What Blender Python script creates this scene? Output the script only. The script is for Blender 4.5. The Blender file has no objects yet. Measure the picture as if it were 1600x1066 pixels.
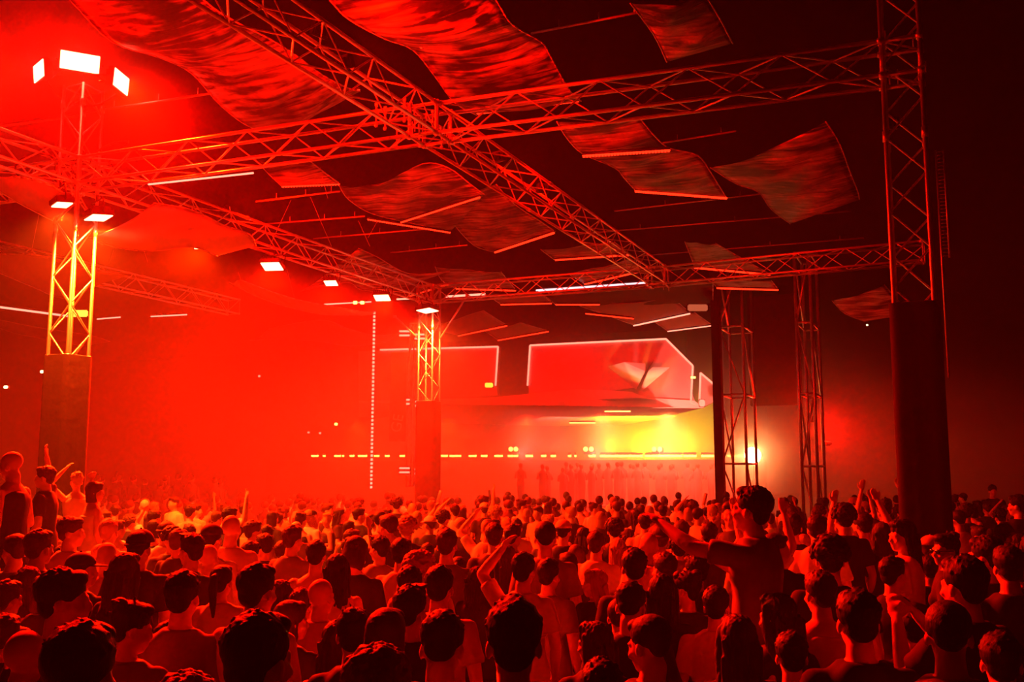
# Night festival: red haze, truss roof with fabric sails, crowd, stage behind.  All sizes in metres.
HAZE_D = .0014
P_SIDE = 1200
P_FLOOD, P_WASH, P_STAR, P_STAGE, P_UP = 8, 10, .5, .8, 11
P_ROW = [10000, 12000, 12000, 12000, 3000]
# soft banks of denser fog: name, centre, radii, density, label
FOGS = [('fog_bank', (-21, 27, 2), (17, 20, 9), .034, 'thick bank of red fog left of the middle tower'),
        ('fog_bank', (-15, 46, 2.0), (26, 14, 9), .07, 'bright fog rolling over and before the stage'),
        ('fog_bank', (-7.4, 42.2, 3.0), (2.3, 2.3, 2.3), .55, 'small cloud of fog glowing around the searchlight'),
        ('fog_bank', (-14, 10.8, 8.8), (5.2, 5, 4.5), .03, 'haze glowing around the floodlights of the left tower'),
        ('fog_bank', (1, 42, 1), (11, 14, 6), .03, 'dim haze behind the dark tower')]
# lamps inside the stage: px, py, y, power, colour, aim dx, cone
STAGE_L = [(1000, 700, 46, 16000, (1, .85, .01), 0, 110), (1060, 700, 46, 8000, (1, .8, .01), 1, 110), (950, 700, 46, 9000, (1, .75, .01), 0, 110),
           (870, 700, 46, 3500, (1, .14, .09), -1, 110), (700, 700, 46, 2500, (1, .005, .0), 0, 120)]
ROOF_L = [(560, 40, 20000, (1, .003, .0)), (700, 40, 20000, (1, .003, .0)), (820, 40, 20000, (1, .008, .001)), (940, 40, 24000, (1, .02, .006)), (1040, 40, 20000, (1, .04, .014))]
FRONT_L = [(640, 6000), (800, 6000), (960, 5000)]
import bpy, bmesh, math, random
from mathutils import Vector, Matrix, noise
R = random.Random(7)
SC = bpy.context.scene
COL = SC.collection

# ------------------------------------------------------------------ camera
F = 1555.0                      # focal length in pixels of the 1600 px wide frame (35 mm lens)
CAMZ = 2.3
TH = math.atan((738.0-533.0)/F)
YAW = math.atan(683*math.cos(TH)/F)
cam_d = bpy.data.cameras.new('camera'); cam = bpy.data.objects.new('camera', cam_d); COL.objects.link(cam)
cam_d.sensor_width = 36.0; cam_d.lens = 36.0*F/1600.0; cam_d.clip_start = .05; cam_d.clip_end = 400
cam.location = (0, 0, CAMZ); cam.rotation_euler = (math.pi/2+TH, 0, YAW)
SC.camera = cam
CAM = Vector((0, 0, CAMZ))
FW = Vector((-math.sin(YAW)*math.cos(TH), math.cos(YAW)*math.cos(TH), math.sin(TH)))
RT = Vector((math.cos(YAW), math.sin(YAW), 0)); UP = RT.cross(FW)
# survey helpers: a direction sighted in the photograph, cut with a plane of the place
def ray(px, py): return FW*F+RT*(px-800)+UP*(533-py)
def atz(px, py, z): d = ray(px, py); return CAM+d*((z-CAMZ)/d.z)
def atx(px, py, x): d = ray(px, py); return CAM+d*(x/d.x)
def aty(px, py, y): d = ray(px, py); return CAM+d*(y/d.y)
def atd(px, py, dist): return CAM+ray(px, py)*(dist/F)

# ------------------------------------------------------------------ night sky, exposure, haze
w = bpy.data.worlds.new('night'); SC.world = w; w.use_nodes = True
w.node_tree.nodes['Background'].inputs[0].default_value = (1, .0, .0, 1)
w.node_tree.nodes['Background'].inputs[1].default_value = 0.0004
SC.view_settings.view_transform = 'Standard'; SC.view_settings.look = 'None'
SC.view_settings.gamma = 1; SC.view_settings.use_curve_mapping = False
SC.view_settings.exposure = 0.0
cy = SC.cycles
cy.max_bounces = 4; cy.diffuse_bounces = 2; cy.glossy_bounces = 2; cy.volume_bounces = 1
cy.transparent_max_bounces = 6; cy.transmission_bounces = 2
cy.use_denoising = True; cy.use_light_tree = True
cy.sample_clamp_indirect = 6
cy.volume_step_rate = 1; cy.volume_max_steps = 64

def tag(o, label=None, cat=None, group=None, kind=None):
    if label: o['label'] = label
    if cat: o['category'] = cat
    if group: o['group'] = group
    if kind: o['kind'] = kind
    return o

def volume_box(name, x0, x1, y0, y1, z0, z1, dens, aniso, label, cat, color=(1, 1, 1)):
    m = bpy.data.materials.new(name); m.use_nodes = True
    nt = m.node_tree; nt.nodes.clear()
    o = nt.nodes.new('ShaderNodeOutputMaterial'); v = nt.nodes.new('ShaderNodeVolumeScatter')
    v.inputs['Color'].default_value = (*color, 1); v.inputs['Density'].default_value = dens
    v.inputs['Anisotropy'].default_value = aniso
    nt.links.new(v.outputs[0], o.inputs['Volume'])
    bm = bmesh.new()
    bmesh.ops.create_cube(bm, size=1)
    for q in bm.verts: q.co = Vector(((x0+x1)/2+q.co.x*(x1-x0), (y0+y1)/2+q.co.y*(y1-y0), (z0+z1)/2+q.co.z*(z1-z0)))
    me = bpy.data.meshes.new(name); bm.to_mesh(me); bm.free(); me.materials.append(m)
    ob = bpy.data.objects.new(name, me); COL.objects.link(ob)
    return tag(ob, label, cat, None, 'stuff')
def fog_bank(name, c, rad, dens, label, aniso=.3, nscale=.25):
    """soft ellipsoid of denser fog: density falls smoothly to nothing at its rim, broken up by noise"""
    m = bpy.data.materials.new(name); m.use_nodes = True
    nt = m.node_tree; nt.nodes.clear(); N = nt.nodes.new; Lk = nt.links.new
    o = N('ShaderNodeOutputMaterial'); v = N('ShaderNodeVolumeScatter'); v.inputs['Anisotropy'].default_value = aniso
    t = N('ShaderNodeTexCoord'); ln = N('ShaderNodeVectorMath'); ln.operation = 'LENGTH'; Lk(t.outputs['Object'], ln.inputs[0])
    mr = N('ShaderNodeMapRange'); mr.interpolation_type = 'SMOOTHSTEP'; mr.inputs['From Min'].default_value = .35; mr.inputs['From Max'].default_value = 1
    mr.inputs['To Min'].default_value = 1; mr.inputs['To Max'].default_value = 0; Lk(ln.outputs['Value'], mr.inputs['Value'])
    n = N('ShaderNodeTexNoise'); n.inputs['Scale'].default_value = nscale*10; n.inputs['Detail'].default_value = 2; Lk(t.outputs['Object'], n.inputs['Vector'])
    m1 = N('ShaderNodeMath'); m1.operation = 'MULTIPLY'; Lk(mr.outputs[0], m1.inputs[0]); Lk(n.outputs['Fac'], m1.inputs[1])
    m2 = N('ShaderNodeMath'); m2.operation = 'MULTIPLY'; Lk(m1.outputs[0], m2.inputs[0]); m2.inputs[1].default_value = dens*2
    Lk(m2.outputs[0], v.inputs['Density']); Lk(v.outputs[0], o.inputs['Volume'])
    bm = bmesh.new(); bmesh.ops.create_icosphere(bm, subdivisions=3, radius=1.02)
    me = bpy.data.meshes.new(name); bm.to_mesh(me); bm.free(); me.materials.append(m)
    ob = bpy.data.objects.new(name, me); COL.objects.link(ob); ob.location = c; ob.scale = rad
    return tag(ob, label, 'fog', None, 'stuff')
for f_ in FOGS: fog_bank(*f_)
volume_box('haze', -75, 30, -6, 75, -.3, 16, HAZE_D, .35, 'thin red lit haze hanging over the whole dance floor', 'haze')

def sun_like(kind, name, loc, to, color, power, **kw):
    d = bpy.data.lights.new(name, kind); d.color = color; d.energy = power
    for k, v in kw.items(): setattr(d, k, v)
    o = bpy.data.objects.new(name, d); COL.objects.link(o); o.location = loc
    o.rotation_euler = (Vector(to)-Vector(loc)).to_track_quat('-Z', 'Y').to_euler()
    return o
LR = (1, .0012, .0)             # the red of the wash lights
def spot(name, loc, to, power, deg, blend=.6, color=LR, r=.1):
    return sun_like('SPOT', name, loc, to, color, power, spot_size=math.radians(deg), spot_blend=blend, shadow_soft_size=r)
def area(name, loc, to, power, sx, sy, color=LR, spread=180):
    o = sun_like('AREA', name, loc, to, color, power, shape='RECTANGLE', size=sx, size_y=sy, spread=math.radians(spread))
    return o

# ------------------------------------------------------------------ materials
MATS = {}
def mat(name, col, rough=.5, metal=0, emit=None, es=0, spec=.5):
    if name in MATS: return MATS[name]
    m = bpy.data.materials.new(name); m.use_nodes = True
    b = m.node_tree.nodes['Principled BSDF']
    b.inputs['Base Color'].default_value = (*col, 1); b.inputs['Roughness'].default_value = rough
    b.inputs['Metallic'].default_value = metal; b.inputs['Specular IOR Level'].default_value = spec
    if emit:
        b.inputs['Emission Color'].default_value = (*emit, 1); b.inputs['Emission Strength'].default_value = es
    MATS[name] = m
    return m
def add_bump(m, scale, strength, dist=.02, detail=3):
    nt = m.node_tree; b = nt.nodes['Principled BSDF']
    n = nt.nodes.new('ShaderNodeTexNoise'); n.inputs['Scale'].default_value = scale; n.inputs['Detail'].default_value = detail
    t = nt.nodes.new('ShaderNodeTexCoord'); nt.links.new(t.outputs['Object'], n.inputs['Vector'])
    u = nt.nodes.new('ShaderNodeBump'); u.inputs['Strength'].default_value = strength; u.inputs['Distance'].default_value = dist
    nt.links.new(n.outputs['Fac'], u.inputs['Height']); nt.links.new(u.outputs[0], b.inputs['Normal'])
    return m
M_AL = add_bump(mat('aluminium', (.8, .8, .8), .35, .75), 60, .15, .003)
M_BLK = mat('black_metal', (.02, .02, .02), .5, .3)
M_CLOTH = add_bump(mat('black_drape', (.012, .012, .012), .9), 6, .4, .03)
M_CABLE = mat('steel_cable', (.5, .5, .5), .4, .6)
M_GROUND = add_bump(mat('trampled_ground', (.05, .045, .04), .9), 3, .5, .05, 8)
def glow(name, col, s): return mat(name, (.02, .02, .02), .4, 0, col, s)
M_PANEL = glow('lamp_face_hot', (1, .065, .03), 45)
M_LEDR = glow('led_red', (1, .014, .003), 4.5)
M_LEDP = glow('led_pale', (1, .24, .15), 2.6)
M_LEDW = glow('led_white', (1, .55, .6), 2.0)
M_LEDY = glow('led_yellow', (1, .6, .08), 7)
M_STAR = glow('spot_white', (1, .6, .25), 40)

def sail_material(name, k, streak):
    """crinkled satin fabric: streaks of projected light painted into its base colour"""
    m = mat(name, (.5, .5, .5), .45, 0, spec=.6)
    nt = m.node_tree; b = nt.nodes['Principled BSDF']
    t = nt.nodes.new('ShaderNodeTexCoord'); mp = nt.nodes.new('ShaderNodeMapping')
    mp.inputs['Scale'].default_value = (.5, 5.5, 5.5); nt.links.new(t.outputs['Object'], mp.inputs['Vector'])
    n1 = nt.nodes.new('ShaderNodeTexNoise'); n1.inputs['Scale'].default_value = streak; n1.inputs['Detail'].default_value = 6
    n1.inputs['Distortion'].default_value = .6
    nt.links.new(mp.outputs[0], n1.inputs['Vector'])
    n2 = nt.nodes.new('ShaderNodeTexNoise'); n2.inputs['Scale'].default_value = .9; n2.inputs['Detail'].default_value = 3
    nt.links.new(t.outputs['Object'], n2.inputs['Vector'])
    mx = nt.nodes.new('ShaderNodeMath'); mx.operation = 'MULTIPLY'
    nt.links.new(n1.outputs['Fac'], mx.inputs[0]); nt.links.new(n2.outputs['Fac'], mx.inputs[1])
    r = nt.nodes.new('ShaderNodeValToRGB'); r.color_ramp.elements[0].position = .20; r.color_ramp.elements[1].position = .38
    r.color_ramp.elements[0].color = (.015*k, .015*k, .015*k, 1); r.color_ramp.elements[1].color = (.8*k, .8*k, .8*k, 1)  # dark and bright ends of the painted light streaks
    nt.links.new(mx.outputs[0], r.inputs[0]); nt.links.new(r.outputs[0], b.inputs['Base Color'])
    u = nt.nodes.new('ShaderNodeBump'); u.inputs['Strength'].default_value = .5; u.inputs['Distance'].default_value = .05
    nt.links.new(n1.outputs['Fac'], u.inputs['Height']); nt.links.new(u.outputs[0], b.inputs['Normal'])
    return m
M_SAIL = sail_material('sail_light_streaks', 1, 1.6)
M_SAILF = mat('sail_plain', (.45, .45, .45), .7)
M_SAILD = mat('sail_dark', (.05, .05, .05), .8)
M_SAILW = mat('sail_white', (.8, .78, .8), .7)

# ------------------------------------------------------------------ mesh helpers
def empty(name, loc=(0, 0, 0), rz=0):
    o = bpy.data.objects.new(name, None); COL.objects.link(o); o.location = loc; o.rotation_euler = (0, 0, rz)
    return o
def link(name, bm, m, parent=None, smooth=True, loc=None):
    me = bpy.data.meshes.new(name); bm.normal_update(); bm.to_mesh(me); bm.free()
    for mm in (m if isinstance(m, (list, tuple)) else [m]): me.materials.append(mm)
    if smooth:
        for p in me.polygons: p.use_smooth = True
    o = bpy.data.objects.new(name, me); COL.objects.link(o)
    if loc is not None: o.location = loc
    if parent: o.parent = parent
    return o
def tube(bm, a, b, r, n=8, r2=None, caps=True):
    a = Vector(a); b = Vector(b); d = (b-a)
    if d.length < 1e-6: return
    q = d.to_track_quat('Z', 'Y'); r2 = r if r2 is None else r2
    A = [bm.verts.new(a+q@Vector((r*math.cos(t), r*math.sin(t), 0))) for t in [2*math.pi*i/n for i in range(n)]]
    B = [bm.verts.new(b+q@Vector((r2*math.cos(t), r2*math.sin(t), 0))) for t in [2*math.pi*i/n for i in range(n)]]
    for i in range(n): bm.faces.new((A[i], A[(i+1) % n], B[(i+1) % n], B[i]))
    if caps: bm.faces.new(A[::-1]); bm.faces.new(B)
def box(bm, c, s, rot=None, bev=0):
    r = bmesh.ops.create_cube(bm, size=1); vs = r['verts']
    for v in vs:
        p = Vector((v.co.x*s[0], v.co.y*s[1], v.co.z*s[2]))
        v.co = (rot@p if rot else p)+Vector(c)
    if bev:
        es = list({e for v in vs for e in v.link_edges})
        bmesh.ops.bevel(bm, geom=es, offset=bev, segments=2, affect='EDGES')
def prism(bm, pts, off):
    """closed polygon pts extruded by vector off"""
    A = [bm.verts.new(p) for p in pts]; B = [bm.verts.new(Vector(p)+off) for p in pts]; n = len(pts)
    bm.faces.new(A); bm.faces.new(B[::-1])
    for i in range(n): bm.faces.new((A[i], B[i], B[(i+1) % n], A[(i+1) % n]))
def polytube(bm, pts, r, n=6):
    for a, b in zip(pts[:-1], pts[1:]): tube(bm, a, b, r, n)

# ------------------------------------------------------------------ trusses
H = 6.9; S = .40
def truss(name, a, b, label, cat, group=None, s=S, bay=.5, rc=.025, rb=.011, chords=4, kind_parts=True):
    a = Vector(a); b = Vector(b); d = b-a; L = d.length; d.normalize()
    side = d.cross(Vector((0, 0, 1)))
    if side.length < .1: side = Vector((1, 0, 0))
    side.normalize(); up = side.cross(d); up.normalize()
    root = empty(name, a)
    tag(root, label, cat, group)
    cs = [(side*sx+up*sz)*(s/2) for sx, sz in ((-1, -1), (1, -1), (1, 1), (-1, 1))]
    for c in cs:
        bm = bmesh.new(); tube(bm, c, c+d*L, rc, 10)
        nj = max(1, int(L/3))
        for k in range(nj+1):                      # coupler sleeves
            p = c+d*(L*k/nj); t0 = p-d*(.05 if k else 0); t1 = p+d*(.05 if k < nj else 0)
            tube(bm, t0, t1, rc*1.35, 10)
        link('chord', bm, M_AL, root)
    bm = bmesh.new(); n = max(2, int(L/bay))
    for f in range(4):
        c0 = cs[f]; c1 = cs[(f+1) % 4]
        for k in range(n):
            p = d*(L*k/n); q = d*(L*(k+1)/n)
            if (k+f) % 2 == 0: tube(bm, c0+p, c1+q, rb, 6, caps=False)
            else: tube(bm, c1+p, c0+q, rb, 6, caps=False)
        for k in (0, n): tube(bm, c0+d*(L*k/n), c1+d*(L*k/n), rb, 6, caps=False)
    link('bracing', bm, M_AL, root)
    return root
XC = [-18.2, -12.2, -6.1, -.25]; YR = [11.2, 22.6]
YR0 = {0: 11.0, 1: 11.1, 2: 11.3, 3: 11.65}
Hn = S/2
def node(x, y, label):
    bm = bmesh.new()
    for sx in (-1, 1):
        for sy in (-1, 1):
            tube(bm, (x+sx*Hn, y+sy*Hn, H-Hn), (x+sx*Hn, y+sy*Hn, H+Hn), .027)
            box(bm, (x+sx*Hn, y+sy*Hn, H-Hn), (.07, .07, .07)); box(bm, (x+sx*Hn, y+sy*Hn, H+Hn), (.07, .07, .07))
    for sz in (-1, 1):
        for s_ in (-1, 1):
            tube(bm, (x-Hn, y+s_*Hn, H+sz*Hn), (x+Hn, y+s_*Hn, H+sz*Hn), .025)
            tube(bm, (x+s_*Hn, y-Hn, H+sz*Hn), (x+s_*Hn, y+Hn, H+sz*Hn), .025)
        tube(bm, (x-Hn, y-Hn, H+sz*Hn), (x+Hn, y+Hn, H+sz*Hn), .011)
    for k in range(10):                                  # bolts and chain ends around the corner block
        a_ = R.uniform(0, 6.28); r_ = Hn+.05
        q = Vector((x+math.cos(a_)*r_, y+math.sin(a_)*r_, H+R.uniform(-.35, .1)))
        tube(bm, q, q+Vector((0, 0, R.uniform(.1, .25))), .008, 5)
    o = link('truss_corner', bm, M_AL)
    return tag(o, label, 'truss corner')
g = Hn
places = ['left', 'middle', 'right']
y0 = 11.2
truss('roof_truss', (XC[1]+g, 11.1, H), (XC[2]-g, 11.25, H), 'bright red lit box truss from the left tower to the crossing under the sails', 'truss')
truss('roof_truss', (XC[2]+g, 11.3, H), (XC[3]-g, 11.6, H), 'dark box truss rising right from the crossing to the right tower', 'truss')
truss('roof_truss', (XC[2], 5.4, H), (XC[2], 11.25-g, H), 'box truss coming from the top edge down to the central crossing', 'truss')
truss('roof_truss', (XC[2], 11.3+g, H), (XC[2]+.05, 22.6-g, H), 'long diagonal box truss running from the central crossing toward the stage', 'truss')
truss('roof_truss', (XC[1], 11.1+g, H), (XC[1], 22.5-g, H), 'box truss carrying the row of red wash lights toward the middle tower', 'truss')
truss('roof_truss', (XC[1]-g, 11.1, H), (XC[0]+g, 11.0, H), 'box truss leaving the left tower toward the left edge', 'truss')
truss('roof_truss', (XC[0], 11.2, H), (XC[0], 22.4-g, H), 'far left box truss in the haze behind the left tower', 'truss')
truss('roof_truss', (XC[1], 5.0, H), (XC[1], 11.1-g, H), 'short box truss running toward the viewer from the left tower', 'truss')
truss('roof_truss', (XC[1]+g, 22.6, H), (XC[2]-g, 22.7, H), 'distant box truss between the middle tower and the far crossing', 'truss')
truss('roof_truss', (XC[2]+g, 22.7, H), (XC[3], 22.3, H), 'distant dark box truss right of the far crossing', 'truss')
node(XC[1], 11.1, 'cluttered truss corner block at the head of the left tower')
node(XC[2], 11.28, 'truss corner block at the central crossing of the roof')
node(XC[3], 11.62, 'dark truss corner block on the right tower')
node(XC[1], 22.6, 'truss corner block above the middle tower')
node(XC[2], 22.7, 'truss corner block where the diagonal truss ends far off')

def tower(x, y, top, dz, label, rot=0, w_=.40, drape_w=.52, mat_d=M_CLOTH):
    root = empty('truss_tower', (x, y, 0), rot); tag(root, label, 'truss tower')
    h = w_/2; cs = [(-h, -h), (h, -h), (h, h), (-h, h)]
    for cx, cyy in cs:
        bm = bmesh.new(); tube(bm, (cx, cyy, .03), (cx, cyy, top), .026, 10)
        for k in range(1, int(top/2)+1): tube(bm, (cx, cyy, 2*k-.06), (cx, cyy, 2*k+.06), .036, 10)
        link('chord', bm, M_AL, root)
    bm = bmesh.new(); n = int(top/.42)
    for f in range(4):
        c0 = cs[f]; c1 = cs[(f+1) % 4]
        for k in range(n):
            z0 = .05+(top-.05)*k/n; z1 = .05+(top-.05)*(k+1)/n
            if (k+f) % 2: c0, c1 = c1, c0
            tube(bm, (*c0, z0), (*c1, z1), .013, 6, caps=False)
            if (k+f) % 2: c0, c1 = c1, c0
        for z0 in (.06, dz, top-.02): tube(bm, (*c0, z0), (*c1, z0), .013, 6)
    link('bracing', bm, M_AL, root)
    bm = bmesh.new(); box(bm, (0, 0, .02), (.9, .9, .04), bev=.005); link('base_plate', bm, M_BLK, root, False)
    # cloth wrap with soft vertical folds around the lower half
    bm = bmesh.new(); rings = []; D = drape_w/2
    N = 72
    for zi in range(13):
        z = .05+(dz-.05)*zi/12; ring = []
        for i in range(N):
            t = 2*math.pi*i/N; c, s_ = math.cos(t), math.sin(t)
            k = D/max(abs(c), abs(s_)); k = min(k, D*1.28)
            k *= 1+.008*math.sin(7*t+zi*.3)+.004*math.sin(17*t)
            ring.append(bm.verts.new((c*k, s_*k, z)))
        rings.append(ring)
    for a_, b_ in zip(rings[:-1], rings[1:]):
        for i in range(N): bm.faces.new((a_[i], a_[(i+1) % N], b_[(i+1) % N], b_[i]))
    link('cloth_wrap', bm, mat_d, root)
    return root
tower(XC[1], 11.1, 8.3, 4.05, 'left truss tower lit yellow red with a dark cloth wrapped foot and floodlights')
tower(XC[1]+.02, 22.6, 7.1, 4.1, 'slim middle truss tower glowing yellow under a lamp, foot wrapped in cloth')
tower(XC[3], 11.65, 9.8, 4.12, 'tall dark truss tower on the right with a black wrapped foot')
# ------------------------------------------------------------------ lamps
def frame_for(direction, upv=Vector((0, 0, 1))):
    q = Vector(direction).normalized().to_track_quat('-Z', 'Y'); return q
def panel_lamp(name, loc, to, sx, sy, label, group=None, face=M_PANEL, yoke=True, depth=.09):
    """flat LED wash lamp: finned housing, glowing face, u-shaped yoke"""
    loc = Vector(loc); q = frame_for(Vector(to)-loc)
    root = empty(name, loc); root.rotation_mode = 'QUATERNION'; root.rotation_quaternion = q
    tag(root, label, 'stage light', group)
    bm = bmesh.new(); box(bm, (0, 0, depth/2+.012), (sx+.05, sy+.05, depth), bev=.012)
    nf = max(4, int(sx/.05))
    for k in range(nf): box(bm, (-sx/2+sx*(k+.5)/nf, 0, depth+.035), (.008, sy*.9, .05))
    link('housing', bm, M_BLK, root, False)
    bm = bmesh.new(); box(bm, (0, 0, .004), (sx, sy, .016), bev=.004); link('light_face', bm, face, root, False)
    if yoke:
        bm = bmesh.new(); a = sx/2+.05
        tube(bm, (-a, 0, .05), (-a, 0, .05+.22), .012); tube(bm, (a, 0, .05), (a, 0, .05+.22), .012)
        tube(bm, (-a, 0, .27), (a, 0, .27), .012); tube(bm, (0, 0, .27), (0, 0, .36), .02)
        link('yoke', bm, M_BLK, root)
    return root
# three floodlights on the mast of the left tower
c0 = atd(125, 97, 15.4); c1 = atd(60, 111, 15.6); c2 = atd(190, 128, 15.2)
panel_lamp('floodlight', c0, c0+(CAM-c0)*.3+Vector((.3, .0, .25)), .56, .27, 'large rectangular floodlight, middle one of three atop the left tower')
panel_lamp('floodlight', c1, c1+Vector((-.42, -1, -.12)), .42, .27, 'white hot floodlight seen edge-on, left one of three atop left tower')
panel_lamp('floodlight', c2, c2+Vector((1.6, .55, -.1)), .45, .27, 'white hot floodlight turned right, right one of three atop left tower')
bm = bmesh.new(); m0 = Vector((XC[1], 11.1, 8.0))
for p in (c0, c1, c2): polytube(bm, [m0, m0+(p-m0)*.5+Vector((0, 0, -.15)), p+Vector((-.05, .14, -.05))], .018)
tag(link('lamp_bracket', bm, M_BLK), 'thin forked bracket holding three floodlights on the left tower mast', 'bracket')
spot('floodlight_beam', c0+(CAM-c0).normalized()*.12, Vector((-6, 3, 0)), 900*P_FLOOD, 120, .8, LR, .15)
spot('floodlight_beam', c1+Vector((-.1, -.1, 0)), c1+Vector((-4, -3.5, -1)), 500*P_FLOOD, 150, .8, LR, .15)
spot('floodlight_beam', c2+Vector((.12, .05, 0)), Vector((-5.5, 8, 0)), 3600*P_FLOOD, 90, .8, LR, .15)
# two lamps under the tower head, lighting the tower below
for px, py, D, s_, lab in ((97, 321, 14.2, .3, 'small glowing lamp under the left tower head, left of the two'),
                           (154, 341, 15.2, .42, 'bright flat lamp under the left tower head, right of the two')):
    p = atd(px, py, D)
    panel_lamp('wash_light', p, p+Vector((.05, .1, -1)), s_, s_*.7, lab)
    spot('wash_beam', p+Vector((0, 0, -.05)), p+Vector((0, .3, -3)), 500*P_WASH, 150, .7, (1, .06, .003), .08)
row = [(312, 384, .28), (425, 417, .38), (517, 443, .27), (597, 466, .36), (668, 486, .5)]
ordn = ['nearest', 'second', 'third', 'fourth', 'last']
for k, (px, py, s_) in enumerate(row):
    p = atx(px, py, XC[1]+(.0 if k < 4 else .25)); 
    panel_lamp('wash_light', p, p+Vector((.1, -.35 if k < 4 else 0, -1)), s_, s_*.75,
               '%s red wash light of the row hung under the left truss' % ordn[k] if k < 4 else 'flat bright lamp on top of the slim middle tower')
    if k < 4:
        bm = bmesh.new(); tube(bm, p+Vector((0, 0, .33)), (p.x, p.y, H-.2), .012)
        tag(link('hanging_pipe', bm, M_BLK), '%s thin pipe holding a wash light under the left truss' % ordn[k], 'pipe')
    spot('wash_beam', p+Vector((0, 0, -.06)), p+Vector((.5, -1.2, -3) if k < 4 else (0, -.2, -3)), P_ROW[k], 150, .8, (1, (.02, .003, .002, .002)[k], .0) if k < 4 else (1, .09, .008), .1)

# ------------------------------------------------------------------ fabric sails
def catmull(P, n):
    out = []; N = len(P)
    for i in range(N-1):
        p0 = P[max(i-1, 0)]; p1 = P[i]; p2 = P[i+1]; p3 = P[min(i+2, N-1)]
        for k in range(n):
            t = k/n
            out.append(.5*((2*p1)+(p2-p0)*t+(2*p0-5*p1+4*p2-p3)*t*t+(3*p1-p0-3*p2+p3)*t*t*t))
    out.append(P[-1].copy()); return out
def sail(rows, label, m, sag=.10, nu=14, wave=.03, group=None, hem=True):
    Lp = catmull([r[0] for r in rows], 8); Rp = catmull([r[1] for r in rows], 8)
    root_loc = Lp[0].copy(); bm = bmesh.new(); grid = []
    ph = R.uniform(0, 6)
    for j, (a, b) in enumerate(zip(Lp, Rp)):
        line = []
        for i in range(nu+1):
            t = i/nu; p = a.lerp(b, t)-root_loc
            e = math.sin(math.pi*t)*min(1, (len(Lp)-1-j)/5+.0)
            p.z += -sag*e+wave*e*math.sin(j*.7+t*7+ph)
            line.append(bm.verts.new(p))
        grid.append(line)
    uvl = bm.loops.layers.uv.new()
    for j in range(len(grid)-1):
        for i in range(nu):
            f = bm.faces.new((grid[j][i], grid[j][i+1], grid[j+1][i+1], grid[j+1][i]))
    r = bmesh.ops.solidify(bm, geom=bm.faces[:], thickness=.012)
    o = link('fabric_sail', bm, m, None, True, root_loc)
    tag(o, label, 'fabric sail', group)
    if hem:
        for side in (Lp, Rp):
            bm = bmesh.new(); polytube(bm, [p-root_loc for p in side[::2]], .012, 5); link('hem_cord', bm, M_CABLE, o)
    return o
def rows_x(pairs, xl, xr): return [(atx(*a, xl), atx(*b, xr)) for a, b in pairs]
def rows_z(pairs, z): return [(atz(*a, z), atz(*b, z)) for a, b in pairs]
Z8 = 8.1
sail(rows_x([((20, -90), (230, -90)), ((110, 0), (318, 0)), ((175, 65), (370, 35)), ((250, 90), (420, 60)), ((300, 115), (460, 85)),
             ((345, 165), (505, 118)), ((395, 200), (545, 138)), ((445, 201), (563, 143))], -10.1, -8.1),
     'long wavy light-streaked sail at upper left, beside the dark gap behind the truss', M_SAIL, .15)
sail(rows_x([((440, -80), (715, -80)), ((515, 0), (775, 0)), ((545, 30), (800, 38)), ((600, 60), (845, 65)), ((645, 78), (860, 88)),
             ((680, 120), (874, 114)), ((710, 160), (893, 145)), ((745, 180), (908, 158))], -6.75, -4.9),
     'large wavy bright light-streaked sail at top centre with dotted LED lines across', M_SAIL, .12)
sail(rows_z([((870, 190), (1000, 185)), ((885, 215), (1025, 215)), ((910, 240), (1047, 232)), ((960, 262), (1090, 243)), ((975, 278), (1112, 272)),
             ((992, 297), (1135, 309))], Z8), 'dark light-streaked sail right of the crossing ending in a glowing red LED edge', M_SAIL, .06)
sail(rows_z([((985, 5), (1100, -12)), ((1022, 55), (1125, 30)), ((1042, 97), (1145, 68))], Z8),
     'almost black sail high on the right above the truss, faint red lower edge', M_SAIL, .1)
sail(rows_z([((1110, 262), (1290, 190)), ((1150, 287), (1312, 225)), ((1185, 300), (1328, 268)), ((1205, 327), (1340, 298)),
             ((1235, 350), (1343, 312))], Z8), 'curled dim red sail hanging alone at right before the dark tower', M_SAIL, .12)
sail(rows_z([((400, 250), (480, 248)), ((420, 272), (505, 268)), ((440, 290), (531, 287))], 7.8),
     'small bright red light-streaked sail below the truss, left of the peaked sail', M_SAIL, .03)
sail(rows_z([((530, 290), (610, 285)), ((545, 312), (660, 256)), ((582, 334), (700, 262)), ((640, 348), (735, 288)), ((704, 362), (757, 304))], 7.8),
     'light-streaked sail with a pointed peak under the truss crossing', M_SAIL, .05)
sail(rows_z([((685, 305), (775, 288)), ((705, 345), (805, 320)), ((740, 383), (843, 345)), ((773, 394), (868, 362))], 7.9),
     'light-streaked sail sloping down beside the long diagonal truss', M_SAIL, .05)
sail(rows_z([((845, 390), (960, 378)), ((866, 406), (985, 398))], 7.9), 'short dim sail under the diagonal truss with a glowing front edge', M_SAIL, .03)
sail(rows_z([((888, 428), (985, 404)), ((913, 443), (1009, 421))], 7.9), 'short tilted sail where the diagonal truss meets the far truss', M_SAIL, .03)
sail(rows_z([((135, 372), (240, 318)), ((190, 388), (300, 328)), ((240, 392), (350, 352)), ((300, 386), (390, 366)), ((340, 400), (400, 384))], 6.0), 'big smooth bright red sail hanging under the left truss beside the tower', M_SAILF, .08, wave=.01)
sail(rows_z([((-60, 262), (20, 275)), ((20, 312), (80, 290)), ((82, 345), (118, 318))], 6.2), 'red sail tip behind the head of the left tower', M_SAILF, .05)
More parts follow.
